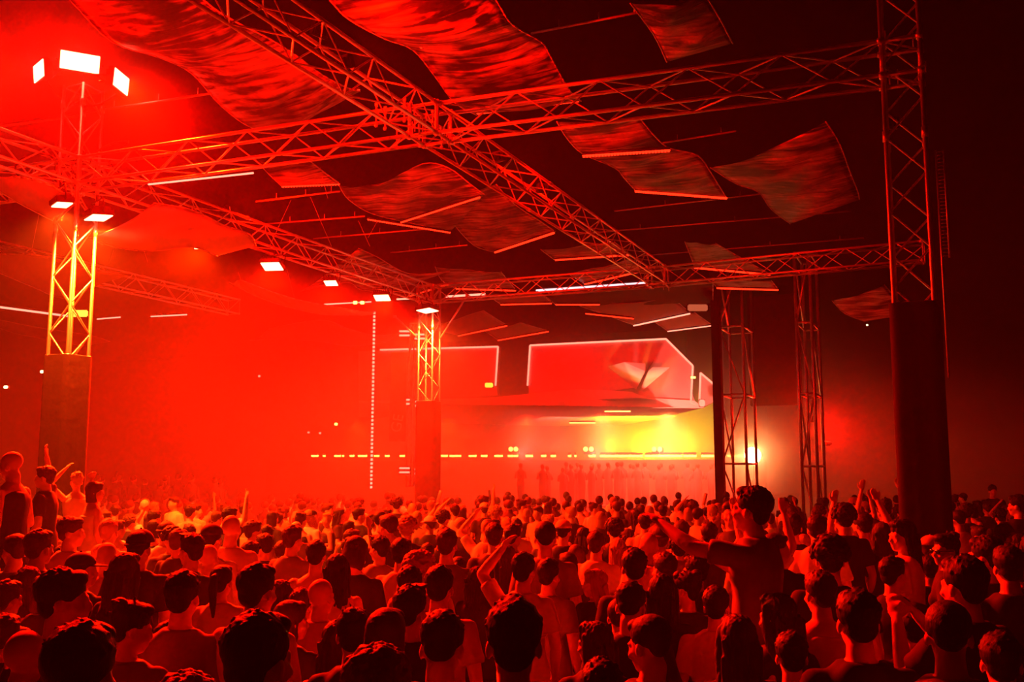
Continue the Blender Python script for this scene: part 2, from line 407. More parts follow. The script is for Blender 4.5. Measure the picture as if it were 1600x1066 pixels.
sail(rows_z([((-60, 405), (-30, 396)), ((0, 427), (10, 397)), ((50, 448), (70, 400)), ((100, 466), (130, 420)), ((152, 445), (200, 431))], 6.6),
     'red sail hanging low at the left edge behind the left tower', M_SAILF, .05)
sail(rows_z([((358, 441), (375, 437)), ((400, 463), (425, 456)), ((450, 480), (472, 470)), ((500, 491), (522, 479)), ((545, 493), (560, 486)), ((580, 492), (586, 488))], 6.3),
     'thin pale twisted sail seen edge-on below the row of wash lights', M_SAILW, .03)
sail(rows_z([((390, 532), (420, 514)), ((440, 530), (500, 500)), ((500, 534), (545, 514)), ((550, 541), (585, 524)), ((602, 536), (625, 521))], 6.9),
     'soft red sail low in the haze left of the middle tower', M_SAILF, .05)
sail(rows_z([((-40, 495), (0, 500)), ((20, 520), (60, 512)), ((80, 531), (140, 524)), ((130, 541), (172, 534))], 6.6), 'faint flat sail low in the haze at the left edge', M_SAILF, .03)
sail(rows_z([((470, 455), (560, 388)), ((540, 441), (590, 402)), ((562, 452), (640, 428)), ((604, 458), (703, 424))], 7.5),
     'hazy red light-streaked sail right of the row of wash lights', M_SAIL, .05)
sail(rows_z([((680, 417), (783, 425)), ((690, 438), (795, 440)), ((710, 450), (806, 453))], 7.7), 'hazy red sail just right above the middle tower', M_SAIL, .03)
sail(rows_z([((757, 459), (840, 455)), ((782, 475), (862, 473))], 7.7), 'small sail with a pale LED edge right of the middle tower', M_SAILF, .03)
sail(rows_z([((655, 512), (755, 485)), ((690, 518), (772, 496)), ((716, 524), (792, 508))], 7.4), 'tilted sail low in the haze right of the middle tower', M_SAILF, .04)
sail(rows_z([((755, 516), (812, 504)), ((778, 531), (857, 517))], 7.4), 'narrow sail just above the stage front outline of lights', M_SAILF, .04)
sail(rows_z([((905, 478), (1050, 465)), ((940, 490), (1066, 478)), ((990, 508), (1079, 489))], 7.9), 'red sail with a bright LED edge above the stage peak', M_SAILF, .04)
sail(rows_z([((1018, 500), (1085, 488)), ((1043, 517), (1113, 508))], 7.9), 'short sail with LED edge above the right end of the stage', M_SAILF, .02)
sail(rows_z([((838, 453), (1114, 437)), ((856, 466), (1114, 462)), ((870, 478), (1114, 480))], 7.9), 'flat black panel hanging under the far truss above the stage', M_SAILD, .02)
sail(rows_z([((1070, 378), (1118, 380)), ((1078, 398), (1160, 404)), ((1085, 417), (1203, 428))], 8.2), 'dim sail right of the far crossing with a dotted LED edge', M_SAIL, .03)
sail(rows_z([((1108, 436), (1205, 438)), ((1120, 449), (1216, 452))], 8.2), 'short sail above the right scaffold with a dotted LED edge', M_SAIL, .03)
sail(rows_z([((1300, 470), (1382, 445)), ((1320, 490), (1402, 468)), ((1352, 503), (1425, 490))], 8.1), 'nearly black sail far right behind the dark tower', M_SAIL, .05)

# ------------------------------------------------------------------ LED battens
def led(a, b, label, m=M_LEDR, group=None, r=.022, dots=True):
    a = Vector(a); b = Vector(b); d = b-a; L = d.length; u = d.normalized()
    root = empty('led_batten', a); tag(root, label, 'LED light strip', group)
    bm = bmesh.new(); tube(bm, Vector((0, 0, r*1.6)), d+Vector((0, 0, r*1.6)), r*1.1, 6); link('rail', bm, M_BLK, root)
    bm = bmesh.new()
    if dots:
        n = max(6, min(70, int(L/.055)))
        for k in range(n):
            t = (k+.5)/n; box(bm, d*t, (r*1.3, r*1.3, r*1.3), u.to_track_quat('X', 'Z').to_matrix())
        tube(bm, (0, 0, r*.4), d+Vector((0, 0, r*.4)), r*.45, 5)
    else: tube(bm, (0, 0, 0), d, r, 6)
    link('light_strip', bm, m, root, False)
    return root
SB = -.03
def ledz(p, q, z, label, m=M_LEDR, **k):
    a = atz(*p, z); b = atz(*q, z); a.z += SB; b.z += SB; return led(a, b, label, m, **k)
def ledx(p, xl, q, xr, label, m=M_LEDR, **k): return led(atx(*p, xl), atx(*q, xr), label, m, **k)
ledx((675, 47), -6.35, (800, 41), -4.95, 'upper dotted LED line across the large top centre sail')
ledx((655, 74), -6.5, (842, 67), -4.95, 'lower dotted LED line across the large top centre sail')
ledx((745, 177), -6.7, (905, 157), -4.95, 'bright dotted LED line on the lower edge of the top centre sail', r=.03)
ledx((488, 166), -9.2, (562, 141), -8.12, 'dotted LED line at the end of the upper left sail')
ledz((910, 242), (1047, 233), Z8-.12, 'glowing red LED line across the dark sail right of the crossing', r=.03)
ledz((992, 297), (1136, 308), Z8, 'glowing red LED line on the lowest edge of the sail right of the crossing', r=.03)
ledz((440, 290), (531, 286), 7.8, 'red LED line on the small sail below the truss')
ledz((626, 346), (750, 306), 7.66, 'dotted LED line across the peaked sail')
ledz((574, 341), (704, 362), 7.7, 'LED line on the lower left edge of the peaked sail')
ledz((773, 393), (866, 362), 7.87, 'LED line on the lower edge of the sail beside the diagonal truss', r=.03)
ledz((867, 405), (983, 397), 7.87, 'LED line under the diagonal truss', r=.028)
ledz((913, 443), (1009, 421), 7.87, 'tilted LED line where the diagonal truss meets the far truss', r=.028)
ledz((838, 453), (1008, 441), 7.85, 'pale white LED tube along the black panel above the stage', M_LEDW, dots=False, r=.045)
ledz((712, 450), (806, 453), 7.67, 'dotted LED line right above the middle tower', r=.03)
ledz((697, 462), (758, 458), 7.5, 'short pale LED tube beside the middle tower lamp', M_LEDP, dots=False, r=.035)
ledz((782, 475), (862, 473), 7.67, 'LED line of the small sail right of the middle tower', r=.03)
ledz((868, 475), (937, 475), 7.8, 'LED line under the left half of the black panel', r=.03)
ledz((915, 489), (990, 497), 7.85, 'thin LED line left of the red sail above the stage', r=.03)
ledz((990, 508), (1078, 489), 7.87, 'bright LED line below the red sail above the stage', M_LEDP, r=.035)
ledz((1043, 517), (1112, 508), 7.87, 'LED line above the right end of the stage', M_LEDP, r=.03)
ledz((716, 524), (792, 508), 7.37, 'dim LED line on the low sail right of the middle tower', r=.03)
ledz((778, 531), (857, 517), 7.37, 'dim LED line just above the stage front outline', r=.03)
ledz((1085, 417), (1203, 428), 8.17, 'dotted LED line right of the far crossing', r=.035)
ledz((1120, 449), (1216, 452), 8.17, 'dotted LED line above the right scaffold', r=.035)
ledz((1315, 262), (1215, 282), 8.2, 'very dim LED line on the curled sail at right', glow('led_dim', (1, .02, .01), .25), r=.03, dots=False)
ledz((232, 285), (396, 267), 6.4, 'long pale pink LED tube just under the bright truss at left', M_LEDP, dots=False, r=.014)
ledz((0, 478), (113, 493), 6.2, 'pale LED tube at the left edge behind the tower', M_LEDP, dots=False, r=.028)
ledz((152, 497), (188, 494), 6.5, 'short pale LED tube right of the left tower', M_LEDP, dots=False, r=.02)
ledz((236, 493), (292, 490), 6.5, 'pale LED tube in the haze below the nearest wash light', M_LEDP, dots=False, r=.02)
ledz((507, 474), (580, 470), 6.9, 'pale LED tube under the third wash light', M_LEDP, dots=False, r=.02)
ledz((620, 466), (640, 465), 6.9, 'tiny pale LED tube left of the middle tower lamp', M_LEDP, dots=False, r=.025)
ledz((632, 464), (700, 443), 7.2, 'dotted LED line rising behind the middle tower head', r=.02)
ledz((0, 195), (125, 178), 8.0, 'faint lit purlin edge line left of the tower mast', M_CABLE, dots=False, r=.02)
# thin roof purlins running across the venue
for k, (p, q, z) in enumerate([((130, 176), (330, 146), 8.0), ((400, 315), (531, 299), 7.6), ((415, 350), (570, 338), 7.6), ((490, 373), (665, 358), 7.7),
                               ((610, 395), (730, 383), 7.8), ((830, 52), (1010, 17), 8.6), ((930, 240), (1150, 205), 8.8), ((960, 330), (1300, 290), 8.6), ((900, 366), (1330, 330), 8.6), ((1000, 400), (1350, 372), 8.6)]):
    a = atz(*p, z); b = atz(*q, z); bm = bmesh.new(); d = b-a; tube(bm, (0, 0, 0), d, .018, 6)
    for t in (.25, .6, .9): tube(bm, d*t, d*t+Vector((0, 0, .12)), .008, 5)
    lab = ['lit roof purlin from the left tower mast to the upper left sail', 'upper thin roof purlin in the dark gap left of the peaked sail', 'second thin roof purlin left of the peaked sail', 'third thin roof purlin below the peaked sail', 'lowest thin roof purlin above the middle tower',
           'faint roof purlin crossing the black sky at top right', 'faint roof purlin behind the curled sail', 'faint roof purlin right of the diagonal truss, nearest', 'faint roof purlin right of the diagonal truss, second', 'faint roof purlin right of the diagonal truss, farthest'][k]
    tag(link('roof_purlin', bm, M_CABLE, None, True, a), lab, 'purlin')
# suspension wires of sails, crossing in the gap above the middle tower
wires = [((455, 312), (420, 388)), ((485, 308), (518, 385)), ((512, 310), (500, 262)), ((560, 345), (578, 385)), ((590, 345), (575, 372)), ((62, 330), (48, 398)), ((178, 391), (170, 412)), ((225, 391), (231, 410)), ((372, 425), (380, 447)), ((448, 420), (461, 470))]
WL = ['crossing left wire in the dark gap above the second wash light', 'crossing right wire in the dark gap left of the peaked sail', 'short wire running up to the small sail below the truss', 'right leg of the wire cross under the peaked sail', 'left leg of the wire cross under the peaked sail', 'slanted wire left of the left tower below its lamps', 'left wire of two hanging under the big smooth red sail', 'right wire of two hanging under the big smooth red sail', 'short wire left of the second wash light', 'wire holding the pale twisted sail beside the second wash light']
for k, (p, q) in enumerate(wires):
    a = atz(*p, 7.4); b = atd(q[0], q[1], (a-CAM).dot(FW)); bm = bmesh.new(); tube(bm, (0, 0, 0), b-a, .005, 5)
    tag(link('suspension_wire', bm, M_CABLE, None, True, a), WL[k], 'wire', 'suspension wires of the sails')
# hanging rig parts at the truss crossing: chain bags and hoist hooks
for k, (px, py) in enumerate([(588, 180), (602, 185), (632, 172), (642, 178), (620, 215), (655, 212), (690, 215), (676, 190)]):
    p = atz(px, py, 6.9); bm = bmesh.new()
    tube(bm, (0, 0, -.12), (0, 0, .12), .012); tube(bm, (0, 0, .12), (0, 0, .16), .022); box(bm, (0, 0, -.14), (.04, .03, .05), bev=.006)
    tag(link('rigging_hook', bm, M_AL, None, True, p), 'small steel hook at the truss crossing, %s' % ['leftmost, upper', 'second from the left', 'above the middle, left of two', 'above the middle, right of two', 'low, left of the middle', 'low, under the middle', 'rightmost, lower', 'rightmost, upper'][k], 'hook', 'rigging hooks at the crossing')
# looped power cables gathered around the head of the left tower
for k in range(7):
    a0 = R.uniform(0, 6.28); cx, cyy, cz = XC[1]+R.uniform(-.9, .5), 11.1+R.uniform(-.5, .3), 7.0+R.uniform(-.15, .35); bm = bmesh.new(); pts = []
    for j in range(15):
        t = j/14; pts.append(Vector((math.cos(a0+t*4)*(.25+.15*math.sin(3*t+k)), math.sin(a0+t*4)*(.2+.1*t), .3*math.sin(2.5*t+k)-.1)))
    polytube(bm, pts, .016, 6)
    tag(link('power_cable', bm, M_AL if k % 2 else M_BLK, None, True, (cx, cyy, cz)), 'looped cable tangled around the head of the left tower', 'cable', 'cables at the head of the left tower')
# ------------------------------------------------------------------ ground
bm = bmesh.new(); bmesh.ops.create_grid(bm, x_segments=60, y_segments=60, size=70)
for v in bm.verts: v.co.z = .02*noise.noise(v.co*.3)-.02
for v in bm.verts: v.co.y += 30; v.co.x -= 15
tag(link('ground', bm, M_GROUND), 'dark trampled festival ground under the crowd', 'ground', None, 'structure')

# ------------------------------------------------------------------ stage
YS = 44.0
M_STAGE = mat('stage_panel', (.35, .35, .35), .5, .2); M_STAGED = mat('stage_dark', (.015, .015, .015), .8)
M_STAGEC = mat('stage_ceiling', (.65, .65, .65), .55)
def sp(px, py, y=YS): return aty(px, py, y)
def facade(name, pts, depth, m, label, y=YS, lines=None, lm=M_LEDP, cat='stage panel'):
    P = [sp(a, b, y) for a, b in pts]; o = P[0].copy()
    root = empty(name, o); tag(root, label, cat)
    bm = bmesh.new(); prism(bm, [p-o for p in P], Vector((0, depth, 0))); bmesh.ops.recalc_face_normals(bm, faces=bm.faces[:]); link('panel', bm, m, root, False)
    if lines:
        bm = bmesh.new()
        L_ = [sp(a, b, y)-o+Vector((0, -.06, 0)) for a, b in lines]
        for a, b in zip(L_[:-1], L_[1:]): tube(bm, a, b, .045, 6)
        link('outline_light', bm, lm, root, False)
    return root
facade('stage_fascia', [(560, 549), (779, 542), (775, 603), (778, 618), (560, 625)], .3, M_STAGE, 'left stage fascia panel outlined by a pale light tube',
       lines=[(595, 547), (779, 542), (775, 603)], y=YS)
facade('stage_fascia', [(826, 604), (829, 540), (900, 537), (880, 622), (826, 622)], .3, M_STAGE, 'left half of the main stage fascia with outlined corner',
       lines=[(825, 603), (829, 540), (900, 536.5)])
facade('stage_fascia', [(900, 537), (1041, 530), (1032, 548), (992, 606), (880, 622)], .3, M_STAGE, 'centre of the main stage fascia beside the folded wedge',
       lines=[(900, 536.5), (1041, 530)])
facade('stage_fascia', [(1041, 530), (1083, 572), (1080, 612), (1088, 634), (1000, 622), (996, 607)], .3, M_STAGE, 'right chamfered stage fascia with a white outlined slope',
       lines=[(1041, 530), (1083, 572), (1080, 630), (1089, 633)], y=YS-.05)
facade('stage_fascia', [(1094, 638), (1095, 583), (1122, 607), (1122, 625)], .3, M_STAGE, 'small outlined stage side panel left of the dark scaffold',
       lines=[(1122, 606), (1095, 583), (1093, 637)])
# folded wedge ornament that catches yellow light
def wedge(pts, label, m, y):
    A = [sp(*p, y) for p in pts[0]]; B = [sp(*p, y+dy) for p, dy in pts[1]]; o = A[0].copy(); bm = bmesh.new()
    V = [bm.verts.new(p-o) for p in A+B]; bm.faces.new(V); bmesh.ops.solidify(bm, geom=bm.faces[:], thickness=.05)
    return tag(link('stage_wedge', bm, m, None, False, o), label, 'stage ornament')
wedge(([(950, 573), (994, 609)], [((1008, 580), -1.2), ((1008, 568), -1.2), ((975, 566), -.8)]), 'left folded wedge of the stage ornament glowing orange', M_STAGEC, YS-.3)
wedge(([(999, 612), (1003, 611)], [((1047, 574), -.8), ((1020, 574), -1.2), ((1013, 580), -1.2)]), 'right folded wedge of the stage ornament glowing pale orange', M_STAGEC, YS-.3)
for px, pw in ((975, 700), (1020, 900)):  # unseen beams added to brighten the wedges
    q = sp(px, 590, YS-.5); spot('added_ornament_beam', (q.x, YS-3.2, q.z-2.4), q, pw, 34, 1, (1, .32, .04), .1)
for px, pw, c_ in ((700, 9000, (1, .03, .015)), (850, 18000, (1, .10, .07)), (960, 16000, (1, .15, .1)), (1060, 12000, (1, .15, .1))):  # unseen uplights added to brighten the roof underside
    q = sp(px, 640, YS-.5); spot('added_underside_beam', (q.x, 40.6, 3.0), (q.x, YS+1.2, q.z), pw*.3, 110, 1, c_, .2)
# underside of the stage roof
zc = sp(1080, 636, YS).z
def under(pts, label, dz=0, m=M_STAGEC):
    P = [atz(px, py, zc+dz) for px, py in pts]; o = P[0].copy(); bm = bmesh.new()
    V = [bm.verts.new(p-o) for p in P]; bm.faces.new(V); bmesh.ops.solidify(bm, geom=bm.faces[:], thickness=-.12)
    bmesh.ops.recalc_face_normals(bm, faces=bm.faces[:])
    return tag(link('stage_roof_panel', bm, m, None, False, o), label, 'stage roof panel')
facade('stage_soffit', [(560, 626), (760, 622), (900, 608), (985, 612), (1012, 622), (1085, 626), (1100, 638), (560, 634)], .1, M_STAGEC, 'pale soffit band sweeping below the stage fascia', y=YS-.14)
under([(560, 630), (1100, 637), (1040, 652), (560, 652)], 'wide pale underside of the stage roof, front strip')
under([(640, 652), (1060, 650), (975, 664), (900, 667), (640, 660)], 'lower stepped underside of the stage roof, rear strip', -.15)
under([(1000, 622), (1095, 633), (1060, 640), (930, 624)], 'pale wedge of stage roof underside at the right', .35)
led(sp(945, 643, YS+.3), sp(985, 643, YS+.3), 'yellow dotted lamp bar under the stage roof, right one', M_LEDY, r=.04)
led(sp(890, 661, YS+2), sp(930, 661, YS+2), 'yellow dotted lamp bar under the stage roof, left one', M_LEDY, r=.04)
# stage deck, desk and rear wall
def bx(name, x0, x1, y0_, y1, z0, z1, m, label, cat, kind=None):
    bm = bmesh.new(); box(bm, (0, 0, (z1-z0)/2), (x1-x0, y1-y0_, z1-z0), bev=.03)
    return tag(link(name, bm, m, None, False, ((x0+x1)/2, (y0_+y1)/2, z0)), label, cat, None, kind)
xl = sp(420, 712, YS).x; xr = sp(1195, 712, YS).x
bx('stage_deck', xl, xr, YS-.75, YS+10, 0, 1.25, M_STAGED, 'long low black stage deck across the far end of the floor', 'stage')
bx('back_wall', -60, -13.5, YS+12, YS+12.4, 0, 10.5, M_STAGED, 'huge dark rear wall of the stage behind the fog', 'wall', 'structure')
sx_ = aty(1119, 600, 44).x  # side wing added to stop yellow stage light spilling right
bx('added_spill_wing', sx_, sx_+.25, 44.6, 56, 0, 9.6, M_STAGED, 'added black side wing blocking light spill right of the stage', 'stage wall')
bx('stage_desk', xl, xr, YS-.2, YS+.4, 1.25, 2.85, M_STAGED, 'long dark desk on the stage carrying a line of yellow lamps', 'stage desk')
# line of lamps along the desk: individually visible clusters at left, nearly continuous at right
segs = [(487, 497), (505, 508), (523, 532), (535, 537), (547, 553), (560, 573), (585, 586), (588, 592), (602, 608), (625, 632), (651, 655), (689, 699), (703, 720), (733, 744), (752, 761), (773, 785), (794, 801),
        (803, 809), (822, 832), (846, 853), (861, 868), (888, 892), (898, 900), (920, 930), (938, 962), (963, 984), (985, 1004), (1008, 1030), (1031, 1066), (1068, 1088), (1096, 1115), (1124, 1134), (1137, 1150), (1152, 1166)]
ORD = 'first second third fourth fifth sixth seventh eighth ninth tenth eleventh twelfth thirteenth fourteenth fifteenth sixteenth seventeenth'.split()
for k_, (a_, b_) in enumerate(segs):
    led(sp(a_, 712.5, YS-.3), sp(b_, 712.5, YS-.3), '%s short section from the %s of the yellow lamp line along the stage' % ((ORD[k_], 'left end') if k_ < 17 else (ORD[len(segs)-1-k_], 'right end')), M_LEDY, 'yellow lamp line on the stage desk', r=.06, dots=False)
for px, lb in ((798, 'left lamp of the left pair'), (806, 'right lamp of the left pair'), (915, 'left lamp of the middle pair'), (924, 'right lamp of the middle pair'), (1022, 'left lamp of the right pair'), (1031, 'right lamp of the right pair')):
    p = sp(px, 702, YS-.1); bm = bmesh.new(); bmesh.ops.create_uvsphere(bm, u_segments=14, v_segments=8, radius=.11)
    root = empty('moving_head_light', p); tag(root, 'small round pale lamp just above the stage desk, '+lb, 'stage light', 'paired lamps above the stage desk')
    link('lens', bm, M_LEDY, root); bm = bmesh.new(); box(bm, (0, .12, -.08), (.26, .12, .3), bev=.02); link('housing', bm, M_BLK, root, False)
# dazzling white spot at the right end of the desk
p = aty(1176, 712, 42.0); root = empty('searchlight', p); tag(root, 'dazzling white searchlight at the right end of the stage desk', 'stage light')
bm = bmesh.new(); bmesh.ops.create_uvsphere(bm, u_segments=24, v_segments=12, radius=.34); 
for v in bm.verts: v.co.y *= .35
link('lens', bm, M_STAR, root)
bm = bmesh.new(); tube(bm, (0, .12, 0), (0, .55, 0), .4, 20, .28); link('housing', bm, M_BLK, root)
bm = bmesh.new(); tube(bm, (0, .3, -.35), (0, .3, -p.z), .05); link('stand', bm, M_BLK, root)
dcam = (CAM-p).normalized()
spot('searchlight_beam', p+dcam*.5, CAM+Vector((1, 0, 0)), 600*P_STAR, 40, 1, (1, .12, .01), .3)
bpl = bpy.data.lights.new('searchlight_spill', 'POINT'); bpl.color = (1, .22, .015); bpl.energy = 500*P_STAR; bpl.shadow_soft_size = .4
o = bpy.data.objects.new('searchlight_spill', bpl); COL.objects.link(o); o.location = p+dcam*.6
# washes inside the stage, shining up and back into the fog behind the desk
for px, py, yy, pw, col, tx, deg in STAGE_L:
    q = sp(px, py, yy); spot('stage_wash', q, (q.x+tx, q.y+6, q.z+.9), pw*P_STAGE, deg, 1, col, .3)
for px, yy, pw, col in ROOF_L:
    q = sp(px, 560, yy); spot('stage_roof_beam', (q.x, yy, 4.7), (q.x, yy+.6, 0), pw, 130, .9, col, .3)
for px, pw in FRONT_L:  # unseen front beams added to redden the stage fascia
    q = sp(px, 590, YS); spot('added_fascia_beam', (q.x, 35.5, 6.4), q, pw, 75, 1, LR, .3)
PS = aty(1292, 690, 39)  # side lamp added to redden the haze at right
panel_lamp('wash_light', PS, PS+Vector((.6, -.3, 3)), .3, .2, 'added dim red wash lamp low in the haze right of the slim scaffold', face=M_LEDR, yoke=False)  # added lamp, shares the wash_light name
l = bpy.data.lights.new('added_side_wash', 'POINT'); l.color = LR; l.energy = P_SIDE; l.shadow_soft_size = .5
o = bpy.data.objects.new('added_side_wash', l); COL.objects.link(o); o.location = PS+Vector((.1, -.2, .5))
# ------------------------------------------------------------------ scaffold towers beside the stage
def scaffold(px0, px1, y, ztop, label, w_=None, levels=5):
    a = aty(px0, 700, y); b = aty(px1, 700, y); x0, x1 = a.x, b.x; dp = 1.8; root = empty('scaffold_tower', (x0, y, 0)); tag(root, label, 'scaffold')
    W = x1-x0
    for X in (0, W):
        for Y in (0, dp):
            bm = bmesh.new(); tube(bm, (X, Y, 0), (X, Y, ztop), .05, 8); link('upright', bm, M_AL, root)
    for k in range(levels+1):
        z = .3+(ztop-.3)*k/levels
        bm = bmesh.new()
        for A, B in (((0, 0), (W, 0)), ((0, dp), (W, dp)), ((0, 0), (0, dp)), ((W, 0), (W, dp))): tube(bm, (*A, z), (*B, z), .035, 6)
        link('ledger', bm, M_AL, root)
    bm = bmesh.new()
    for k in range(levels):
        z = .3+(ztop-.3)*k/levels; z2 = .3+(ztop-.3)*(k+1)/levels
        if k % 2: tube(bm, (0, 0, z), (W, 0, z2), .03, 6); tube(bm, (0, dp, z), (0, 0, z2), .03, 6)
        else: tube(bm, (W, 0, z), (0, 0, z2), .03, 6); tube(bm, (W, dp, z), (W, 0, z2), .03, 6)
    link('diagonal_brace', bm, M_AL, root)
    return root
scaffold(1128, 1166, 33, 9.4, 'narrow scaffold tower standing in front of the dazzling searchlight', levels=4)
scaffold(1252, 1276, 31, 9.0, 'slim scaffold tower right of the searchlight at the edge of the dark', levels=4)
a = aty(1115, 600, 32.4); b = aty(1128, 600, 32.4)
bx('drape_column', a.x, b.x, 32.2, 32.6, 0, 9.2, M_STAGED, 'tall narrow dark drape at the right edge of the stage opening', 'drape')
a = aty(1171, 600, 40); b = aty(1252, 600, 40)
bx('side_screen', a.x, b.x, 40, 40.3, 4.9, 9.3, M_STAGED, 'dark cloth screen hung between the two right scaffold towers', 'screen')
bm = bmesh.new(); q0 = atd(1270, 650, 33); prism(bm, [(0, 0, 0), (.12, 0, -.2), (-.1, 0, -.22), (-.06, 0, .06)], Vector((0, .04, 0)))
tag(link('safety_flag', bm, M_SAILW, None, False, q0), 'tiny pale triangular flag tied to the right scaffold', 'flag')
bm = bmesh.new(); q0 = aty(1060, 481, 30); box(bm, (0, 0, 0), (1.3, .2, .28), bev=.02)
# diagonal braces at the head of the middle tower
for p, q, lab in (((617, 495), (655, 530), 'left slanted strut bracing the middle tower head'), ((730, 462), (687, 530), 'right slanted strut bracing the middle tower head')):
    a = atd(*p, 25.9); b = atd(*q, 25.8); bm = bmesh.new(); tube(bm, (0, 0, 0), b-a, .025); tube(bm, (0, 0, -.02), (0, 0, .03), .05)
    tag(link('brace_strut', bm, M_AL, None, True, a), lab, 'strut')
# vertical dotted pixel strip
a = atd(585, 486, 27); b = atd(578, 764, 27); 
b = Vector((a.x, a.y, b.z))
root = empty('pixel_strip', a); tag(root, 'vertical dotted string of pale lights hanging left of the middle tower', 'LED light strip')
bm = bmesh.new(); tube(bm, (0, 0, 0), b-a, .008, 5); link('cord', bm, M_BLK, root)
bm = bmesh.new(); n = 46
for k in range(n): box(bm, (b-a)*((k+.5)/n), (.045, .045, .06))
link('light_strip', bm, M_LEDP, root, False)
# twin bar blinders on a far tower behind the middle tower
for px, py, lab in ((632, 521, 'upper left'), (656, 526, 'upper right'), (632, 628, 'middle left'), (657, 631, 'middle right'), (632, 735, 'lower left'), (656, 737, 'lower right')):
    p = atd(px, py, 34); root = empty('strobe_lamp', p); root.rotation_euler = (0, 0, YAW); tag(root, '%s twin bar lamp on the far tower behind the middle tower' % lab, 'stage light')
    bm = bmesh.new(); box(bm, (0, .06, 0), (.42, .1, .3), bev=.015); link('housing', bm, M_BLK, root, False)
    for s_ in (-1, 1):
        bm = bmesh.new(); box(bm, (0, 0, s_*.07), (.36, .03, .06), bev=.01); link('lamp_bar', bm, M_LEDP, root, False)
truss('far_mast', atd(644, 760, 34.4), atd(650, 505, 34.6), 'faint mast carrying twin bar lamps behind the middle tower', 'truss tower', s=.3)
# vertical banner on that mast with faint block letters
p = atd(622, 620, 33.5); root = empty('banner', p, YAW); tag(root, 'tall faint cloth banner with block letters left of the middle tower', 'banner')
bm = bmesh.new(); box(bm, (0, 0, 0), (.55, .03, 3.0)); link('cloth', bm, mat('banner_cloth', (.35, .3, .3), .8), root, False)
def text(body, size, parent, loc, rot, m, name='lettering'):
    c = bpy.data.curves.new(name, 'FONT'); c.body = body; c.size = size; c.extrude = .004; c.align_x = 'CENTER'; c.align_y = 'CENTER'
    tmp = bpy.data.objects.new('t', c); COL.objects.link(tmp); me = bpy.data.meshes.new_from_object(tmp.evaluated_get(bpy.context.evaluated_depsgraph_get())); bpy.data.objects.remove(tmp)
    o = bpy.data.objects.new(name, me); COL.objects.link(o); me.materials.clear(); me.materials.append(m); o.parent = parent; o.location = loc; o.rotation_euler = rot
    return o
text('GE', .5, root, (0, -.025, -.9), (math.pi/2, math.radians(-80), 0), M_SAILW)
# small lamps and signs
def small_lamp(px, py, D, sx, sz, m, label, cat='lamp', name='marker_lamp'):
    p = atd(px, py, D); root = empty(name, p, YAW); tag(root, label, cat)
    bm = bmesh.new(); box(bm, (0, .04, 0), (sx*1.15, .06, sz*1.2), bev=min(sx, sz)*.1); link('housing', bm, M_BLK, root, False)
    bm = bmesh.new(); box(bm, (0, 0, 0), (sx, .03, sz), bev=min(sx, sz)*.15); link('light_face', bm, m, root, False)
M_YSIGN = glow('sign_yellow', (1, .8, .06), 1.6)
small_lamp(124, 490, 17.5, .30, .12, M_YSIGN, 'flat glowing yellow lamp behind the left tower')
small_lamp(764, 602, 43, .35, .2, M_YSIGN, 'small square yellow lamp on the left stage fascia')
small_lamp(66, 581, 18, .07, .05, glow('dot_white', (1, .8, .4), 4), 'tiny white dot of light left of the wrapped tower foot, right one')
small_lamp(9, 605, 18, .07, .05, glow('dot_white', (1, .8, .4), 4), 'tiny white dot of light at the left edge in the haze')
small_lamp(525, 663, 38, .12, .1, M_LEDY, 'small yellow light in the haze above the left part of the lamp line')
small_lamp(482, 676, 40, .09, .07, M_LEDP, 'faint pale light above the left end of the lamp line, left one')
small_lamp(500, 677, 40, .09, .07, M_LEDP, 'faint pale light above the left end of the lamp line, right one')
small_lamp(405, 588, 38, .08, .08, M_LEDP, 'lone faint pale dot in the red haze at left')
small_lamp(555, 473, 25, .1, .08, M_LEDY, 'left of two small yellow dots beside the third wash light')
small_lamp(566, 473, 25, .1, .08, M_LEDY, 'right of two small yellow dots beside the third wash light')
small_lamp(1355, 508, 30, .05, .05, glow('dot_white', (1, .8, .4), 4), 'tiny white dot high in the dark left of the right tower')
small_lamp(1090, 481, 30, .6, .2, glow('sign_dim', (1, .2, .08), .5), 'dim red lit box sign under the black panel', 'sign', 'box_sign')
small_lamp(1083, 590, 43.6, .22, .1, M_LEDY, 'little lamp on the right slope of the stage fascia')
small_lamp(1097, 630, 43.6, .25, .3, M_LEDP, 'pale lamp at the foot of the small stage side panel')
# slim ladder truss and clamps right of the dark tower
a = atd(1462, 235, 12.6); b = Vector((a.x, a.y, 3.45)); root = empty('cable_ladder', a); tag(root, 'slim vertical cable ladder right of the dark tower', 'ladder')
for dx in (0, .09):
    bm = bmesh.new(); tube(bm, (dx, 0, 0), (dx, 0, b.z-a.z+(1.5 if dx else 0)), .012, 6); link('rail', bm, M_AL, root)
bm = bmesh.new()
for k in range(30):
    z = (b.z-a.z+1.5)*(k+.5)/30; tube(bm, (0, 0, z), (.09, 0, z), .006, 5)
link('rung', bm, M_AL, root)
